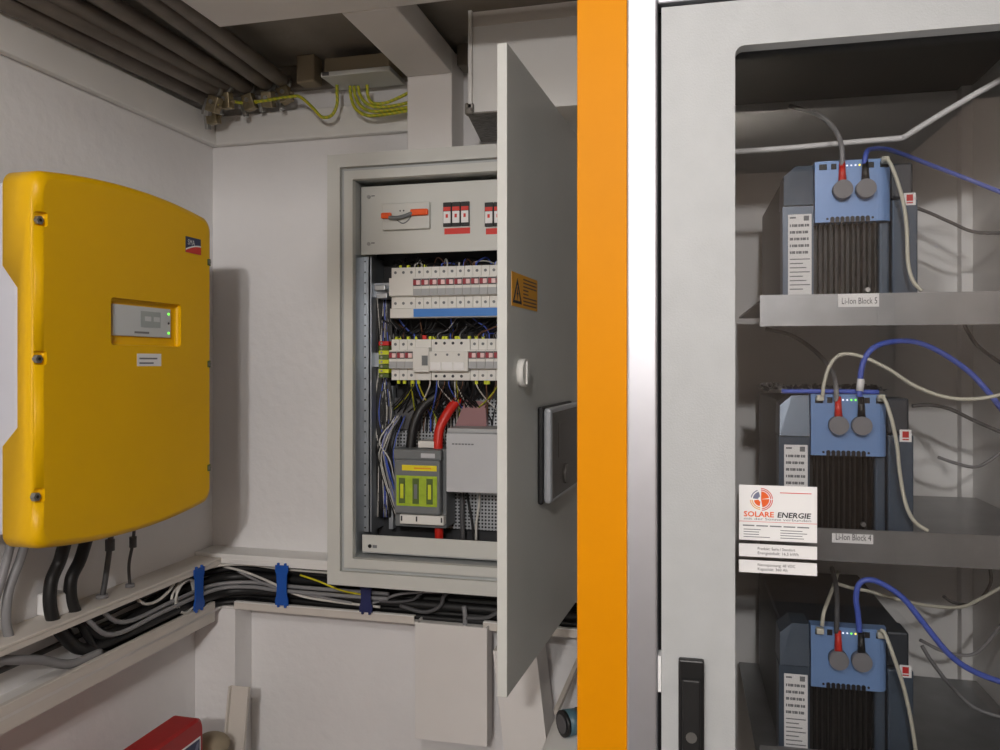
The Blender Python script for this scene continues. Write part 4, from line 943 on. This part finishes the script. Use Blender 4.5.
# cables in the rack: (name, label, colour, radius, [(x, y, depth)])
g = 'cables in the battery rack'
d0 = DM-.004
rc = [('power_cable', 'grey cable rising from the red boot of the top battery module', 'cable_grey', .0030, [(842, 166, d0-.001), (842, 150, d0), (838, 135, d0+.02), (828, 122, d0+.05), (814, 113, d0+.08), (790, 106, d0+.11)]),
      ('power_cable', 'blue cable running right from the top battery module', 'cable_blue', .0030, [(864.5, 164, d0-.001), (866, 154, d0), (870, 149.5, d0+.02), (885, 149, d0+.07), (905, 155, d0+.11), (928, 164, d0+.13), (965, 178, d0+.14), (1010, 196, d0+.12)]),
      ('data_cable', 'beige data cable hanging over the top battery module', 'cable_beige', .0022, [(884.5, 160, d0-.007), (888, 160, d0-.012), (894, 172, d0-.016), (902, 197, d0-.014), (906.5, 225, d0-.010), (908, 262, d0-.010), (913, 281, d0-.012), (922, 291, d0-.014)]),
      ('data_cable', 'dark cable crossing behind the top battery module to the right', 'cable_dgrey', .0024, [(900, 203, d0+.2), (925, 211, d0+.2), (950, 222, d0+.2), (975, 232, d0+.2), (1012, 233, d0+.19)]),
      ('data_cable', 'pale grey cable looping from the left socket of the middle module', 'cable_beige', .0022, [(822.5, 396, d0-.006), (824, 384, d0-.006), (829, 367, d0-.004), (838, 356, d0), (850, 354, d0), (868, 359, d0), (890, 370, d0), (915, 386, d0), (945, 397, d0), (975, 399, d0), (1010, 393, d0)]),
      ('power_cable', 'grey cable rising from the red boot of the middle battery module', 'cable_grey', .0030, [(836.5, 401, d0-.001), (836, 388, d0), (833, 374, d0+.06), (822, 358, d0+.13), (806, 344, d0+.18), (788, 334, d0+.22), (766, 329, d0+.24)]),
      ('power_cable', 'blue cable arching right from the middle battery module', 'cable_blue', .0034, [(859.5, 397, d0-.001), (860, 382, d0), (863, 363, d0), (872, 349, d0), (890, 342, d0+.01), (915, 342, d0+.02), (940, 352, d0+.03), (968, 371, d0+.04), (988, 392, d0+.04), (1010, 420, d0+.04)]),
      ('data_cable', 'beige data cable hanging over the middle battery module', 'cable_beige', .0022, [(881, 398, d0-.007), (885, 400, d0-.012), (892, 421, d0-.016), (897, 446, d0-.014), (900, 475, d0-.010), (906, 505, d0-.010), (915, 522, d0-.012), (928, 531, d0-.014)]),
      ('data_cable', 'dark cable coming down behind the top shelf at the right', 'cable_dgrey', .0026, [(962, 318, d0+.2), (967, 330, d0+.2), (980, 348, d0+.2), (1010, 369, d0+.19)]),
      ('data_cable', 'dark grey cable running right from behind the middle module', 'cable_dgrey', .0026, [(912, 406, d0+.2), (930, 405, d0+.2), (950, 409, d0+.2), (975, 421, d0+.2), (1012, 437, d0+.19)]),
      ('data_cable', 'grey cable sagging at the lower right of the middle module', 'cable_grey', .0022, [(938, 457, d0+.2), (955, 463, d0+.2), (975, 467, d0+.2), (992, 459, d0+.2), (1012, 442, d0+.19)]),
      ('data_cable', 'short grey cable rising from the left socket of the bottom module', 'cable_beige', .0022, [(822, 626, d0-.006), (824, 612, d0-.004), (829, 598, d0+.02), (834, 585, d0+.05), (838, 572, d0+.09)]),
      ('power_cable', 'dark grey cable rising from the red boot of the bottom module', 'cable_dgrey', .0030, [(836.5, 633, d0-.001), (837, 612, d0), (837, 595, d0+.02), (835, 580, d0+.05), (832, 568, d0+.10)]),
      ('power_cable', 'blue cable arching right and down from the bottom battery module', 'cable_blue', .0034, [(859.5, 632, d0-.001), (858, 615, d0), (856, 597, d0), (860, 583, d0), (872, 580, d0), (888, 587, d0), (905, 600, d0), (925, 625, d0), (950, 655, d0), (975, 672, d0), (1012, 686, d0)]),
      ('data_cable', 'pale cable running right below the middle shelf', 'cable_beige', .0022, [(838, 584, d0+.06), (852, 588, d0+.05), (872, 592, d0+.04), (900, 600, d0+.05), (930, 606, d0+.08), (960, 607, d0+.10), (980, 599, d0+.10), (1010, 582, d0+.10)]),
      ('data_cable', 'beige data cable hanging over the bottom battery module', 'cable_beige', .0022, [(881, 630, d0-.007), (885, 634, d0-.012), (893, 655, d0-.016), (903, 685, d0-.014), (910, 715, d0-.012), (915, 745, d0-.012), (917, 765, d0-.010)]),
      ('data_cable', 'grey cable sloping down right behind the bottom module', 'cable_grey', .0026, [(922, 646, d0+.2), (932, 662, d0+.2), (950, 685, d0+.2), (975, 708, d0+.2), (1012, 720, d0+.19)]),
      ('data_cable', 'dark cable bending down at the lower right of the bottom module', 'cable_dgrey', .0026, [(930, 728, d0+.2), (948, 732, d0+.2), (960, 742, d0+.2), (970, 762, d0+.2)]),
      ('data_cable', 'grey cable drooping below the middle shelf at the right', 'cable_dgrey', .0022, [(990, 566, d0+.2), (990, 585, d0+.2), (975, 603, d0+.2), (955, 603, d0+.2), (943, 596, d0+.2)]),
      ('data_cable', 'grey cable sagging to the right behind the blue cable', 'cable_grey', .0024, [(920, 640, d0+.21), (945, 652, d0+.21), (970, 655, d0+.21), (985, 645, d0+.2), (1005, 620, d0+.19)])]
for nm, label, m_, r, pts in rc:
    cable(nm, label, [rw(rk(*p)) for p in pts], r, m_, g, 8, 8)
# white marker sleeve on the middle blue cable
MB().tube([rw(rk(859.7, 391, d0-.0005)), rw(rk(861, 379, d0))], .0042, 12, raw=True).build('cable_marker', 'white_print', label='white marker sleeve on the blue cable of the middle module', cat='marker')
# white conduit round the back of the rack
cable('rack_conduit', 'white conduit across the rack above the top battery module', [rw(rk(700, 153.5, .17)), rw(rk(740, 151.5, .17)), rw(rk(790, 148, .17)), rw(rk(850, 142.5, .17)), rw(rk(897, 138.5, .17)), rw(rk(906, 136, .165)), rw(rk(914, 131, .16)), rw(rk(950, 109, .14)), rw(rk(1010, 74, .11)), rw(rk(1040, 56, .10))], .0036, 'white_print', None, 12, 4, cat='conduit')
# crumpled plastic film on the middle module
xf, zc1 = KN[1]
fm = bmesh.new(); nx, ny = 26, 8; rr_ = random.Random(3); grid = []
xa_, xb_ = lx(768, DM), lx(897, DM)
for i in range(nx+1):
    row = []
    for j in range(ny+1):
        ed = .6 if j in (0, ny) else 1
        row.append(fm.verts.new(xf(Vector((xa_+(xb_-xa_)*i/nx+rr_.uniform(-.002, .002), DM+.012+.10*j/ny, zc1+.0015+rr_.uniform(0, .011)*ed)))))
    grid.append(row)
for i in range(nx):
    for j in range(ny): fm.faces.new((grid[i][j], grid[i+1][j], grid[i+1][j+1], grid[i][j+1]))
mbf = MB(); mbf.bm = fm; mbf.build('plastic_film', 'film', label='crumpled clear plastic film on top of the middle battery module', cat='plastic film')
MB(xf).tube([(lx(786, DM), DM+.006, zc1+.003), (lx(840, DM), DM+.006, zc1+.0035), (lx(884, DM), DM+.006, zc1+.003)], .0028, 8).build('film_roll', 'cable_blue', label='rolled blue edge lying in front of the plastic film', cat='plastic film')

# business card and paper strips stuck on the glass
dg = .018-.0004
def paper(name, label, x0, x1, y0, y1, off=0.0):
    a = rk(x0, y0, dg); b = rk(x1, y1, dg)
    mbp = MB(rw); mbp.box(a.x, b.x, dg-.0005, dg, b.z, a.z)
    return mbp.build(name, 'white_print', label=label, cat='card' if 'card' in name else 'paper label'), a, b
cdv, a, b = paper('business_card', 'white business card with an orange sun emblem on the glass door', 739, 817, 484.5, 543)
fz = dg-.0006
W_, Hh = b.x-a.x, a.z-b.z
def cp(u, v): return rw((a.x+W_*u, fz, b.z+Hh*v))
cxl, czl, rl_ = a.x+W_*.285, b.z+Hh*.745, .0125
sun = MB(rw)
def sector(mbx, r0, r1, a0, a1, n=6):
    P = [(cxl+r1*math.cos(math.radians(a0+(a1-a0)*k/n)), czl+r1*math.sin(math.radians(a0+(a1-a0)*k/n))) for k in range(n+1)]
    Q = [(cxl+r0*math.cos(math.radians(a0+(a1-a0)*k/n)), czl+r0*math.sin(math.radians(a0+(a1-a0)*k/n))) for k in range(n, -1, -1)]
    if r0 == 0: Q = Q[:1]
    mbx.prism(P+Q, 'y', fz, dg-.0005)
def emblem(nm, m_, secs):
    mbx = MB(rw)
    for s_ in secs: sector(mbx, *s_)
    mbx.build(nm, m_, cdv)
emblem('emblem_orange', 'ink_orange', [(0, rl_*.72, 12, 88), (0, rl_*.72, -80, 4), (rl_*.2, rl_*.62, 190, 260)])
emblem('emblem_rays', 'cable_red', [(rl_*.80, rl_*.88, 5, 90), (rl_*.95, rl_*1.02, 5, 90), (rl_*.80, rl_*.88, -85, 0), (rl_*.95, rl_*1.02, -85, 0)])
emblem('emblem_slate', 'ink_slate', [(rl_*.25, rl_*.70, 105, 175), (rl_*.80, rl_*.88, 110, 170)])
emblem('emblem_yellow', 'sticker_orange', [(rl_*.72, rl_*.80, 185, 265), (rl_*.88, rl_*.95, 185, 265)])
text('SOLARE', .0082, cp(.06, .43), EX, UP, 'ink_orange', cdv, bold=.0002, width=W_*.39)
text('ENERGIE', .0082, cp(.49, .43), EX, UP, 'ink', cdv, bold=.0002, shear=.15, width=W_*.43)
text('mit der Sonne verbunden', .004, cp(.06, .37), EX, UP, 'ink_grey', cdv, width=W_*.86)
MB(rw).box(a.x, b.x, fz, dg-.0005, b.z+Hh*.335, b.z+Hh*.342).build('red_rule', 'ink_red', cdv)
def bar(u0_, u1_, v, m_, hgt=.014): MB(rw).box(a.x+W_*u0_, a.x+W_*u1_, fz, dg-.0005, b.z+Hh*(v-hgt/2), b.z+Hh*(v+hgt/2)).build('print_line', m_, cdv)
bar(.53, .93, .875, 'ink_red')
for k in range(5): bar(.05+k*.175, .05+k*.175+.15, .265, 'ink_grey', .022)
for k in range(4):
    bar(.06, .06+(.22, .2, .2, .34)[k], .195-k*.045, 'ink_grey', .013); bar(.535, .535+(.28, .34, .28, .3)[k], .195-k*.045, 'ink_grey', .013)
for nm_, y0, y1, t1_, t2_ in (('upper white paper strip below the business card on the glass', 543, 559.8, 'Produkt: Serie / Standort', 'Energieinhalt: 16,5 kWh'),
                              ('lower white paper strip below the business card on the glass', 559.3, 576, 'Nennspannung: 48 VDC', 'Kapazität: 360 Ah')):
    st_, a, b = paper('paper_strip', nm_, 739, 817, y0, y1)
    W_, Hh = b.x-a.x, a.z-b.z
    text(t1_, .0045, cp(.24, .56), EX, UP, 'ink', st_, width=W_*.48)
    text(t2_, .0045, cp(.24, .22), EX, UP, 'ink', st_, width=W_*(.52 if 'upper' in nm_ else .38))

# ------------------------------------------------------------------ things behind the camera that show in the glass
MB().box(XR-.10, XR-.02, YF, YF+.03, H-.2, ZR-.01, .003).build('wall_board', 'pipe', label='dark upright board in the corner behind the camera', cat='board')
MB().box(-.2, .72, -1.25, -1.12, ZR-.09, ZR, .004).build('ceiling_joist', 'pipe', label='dark joist under the ceiling behind the camera', cat='joist')
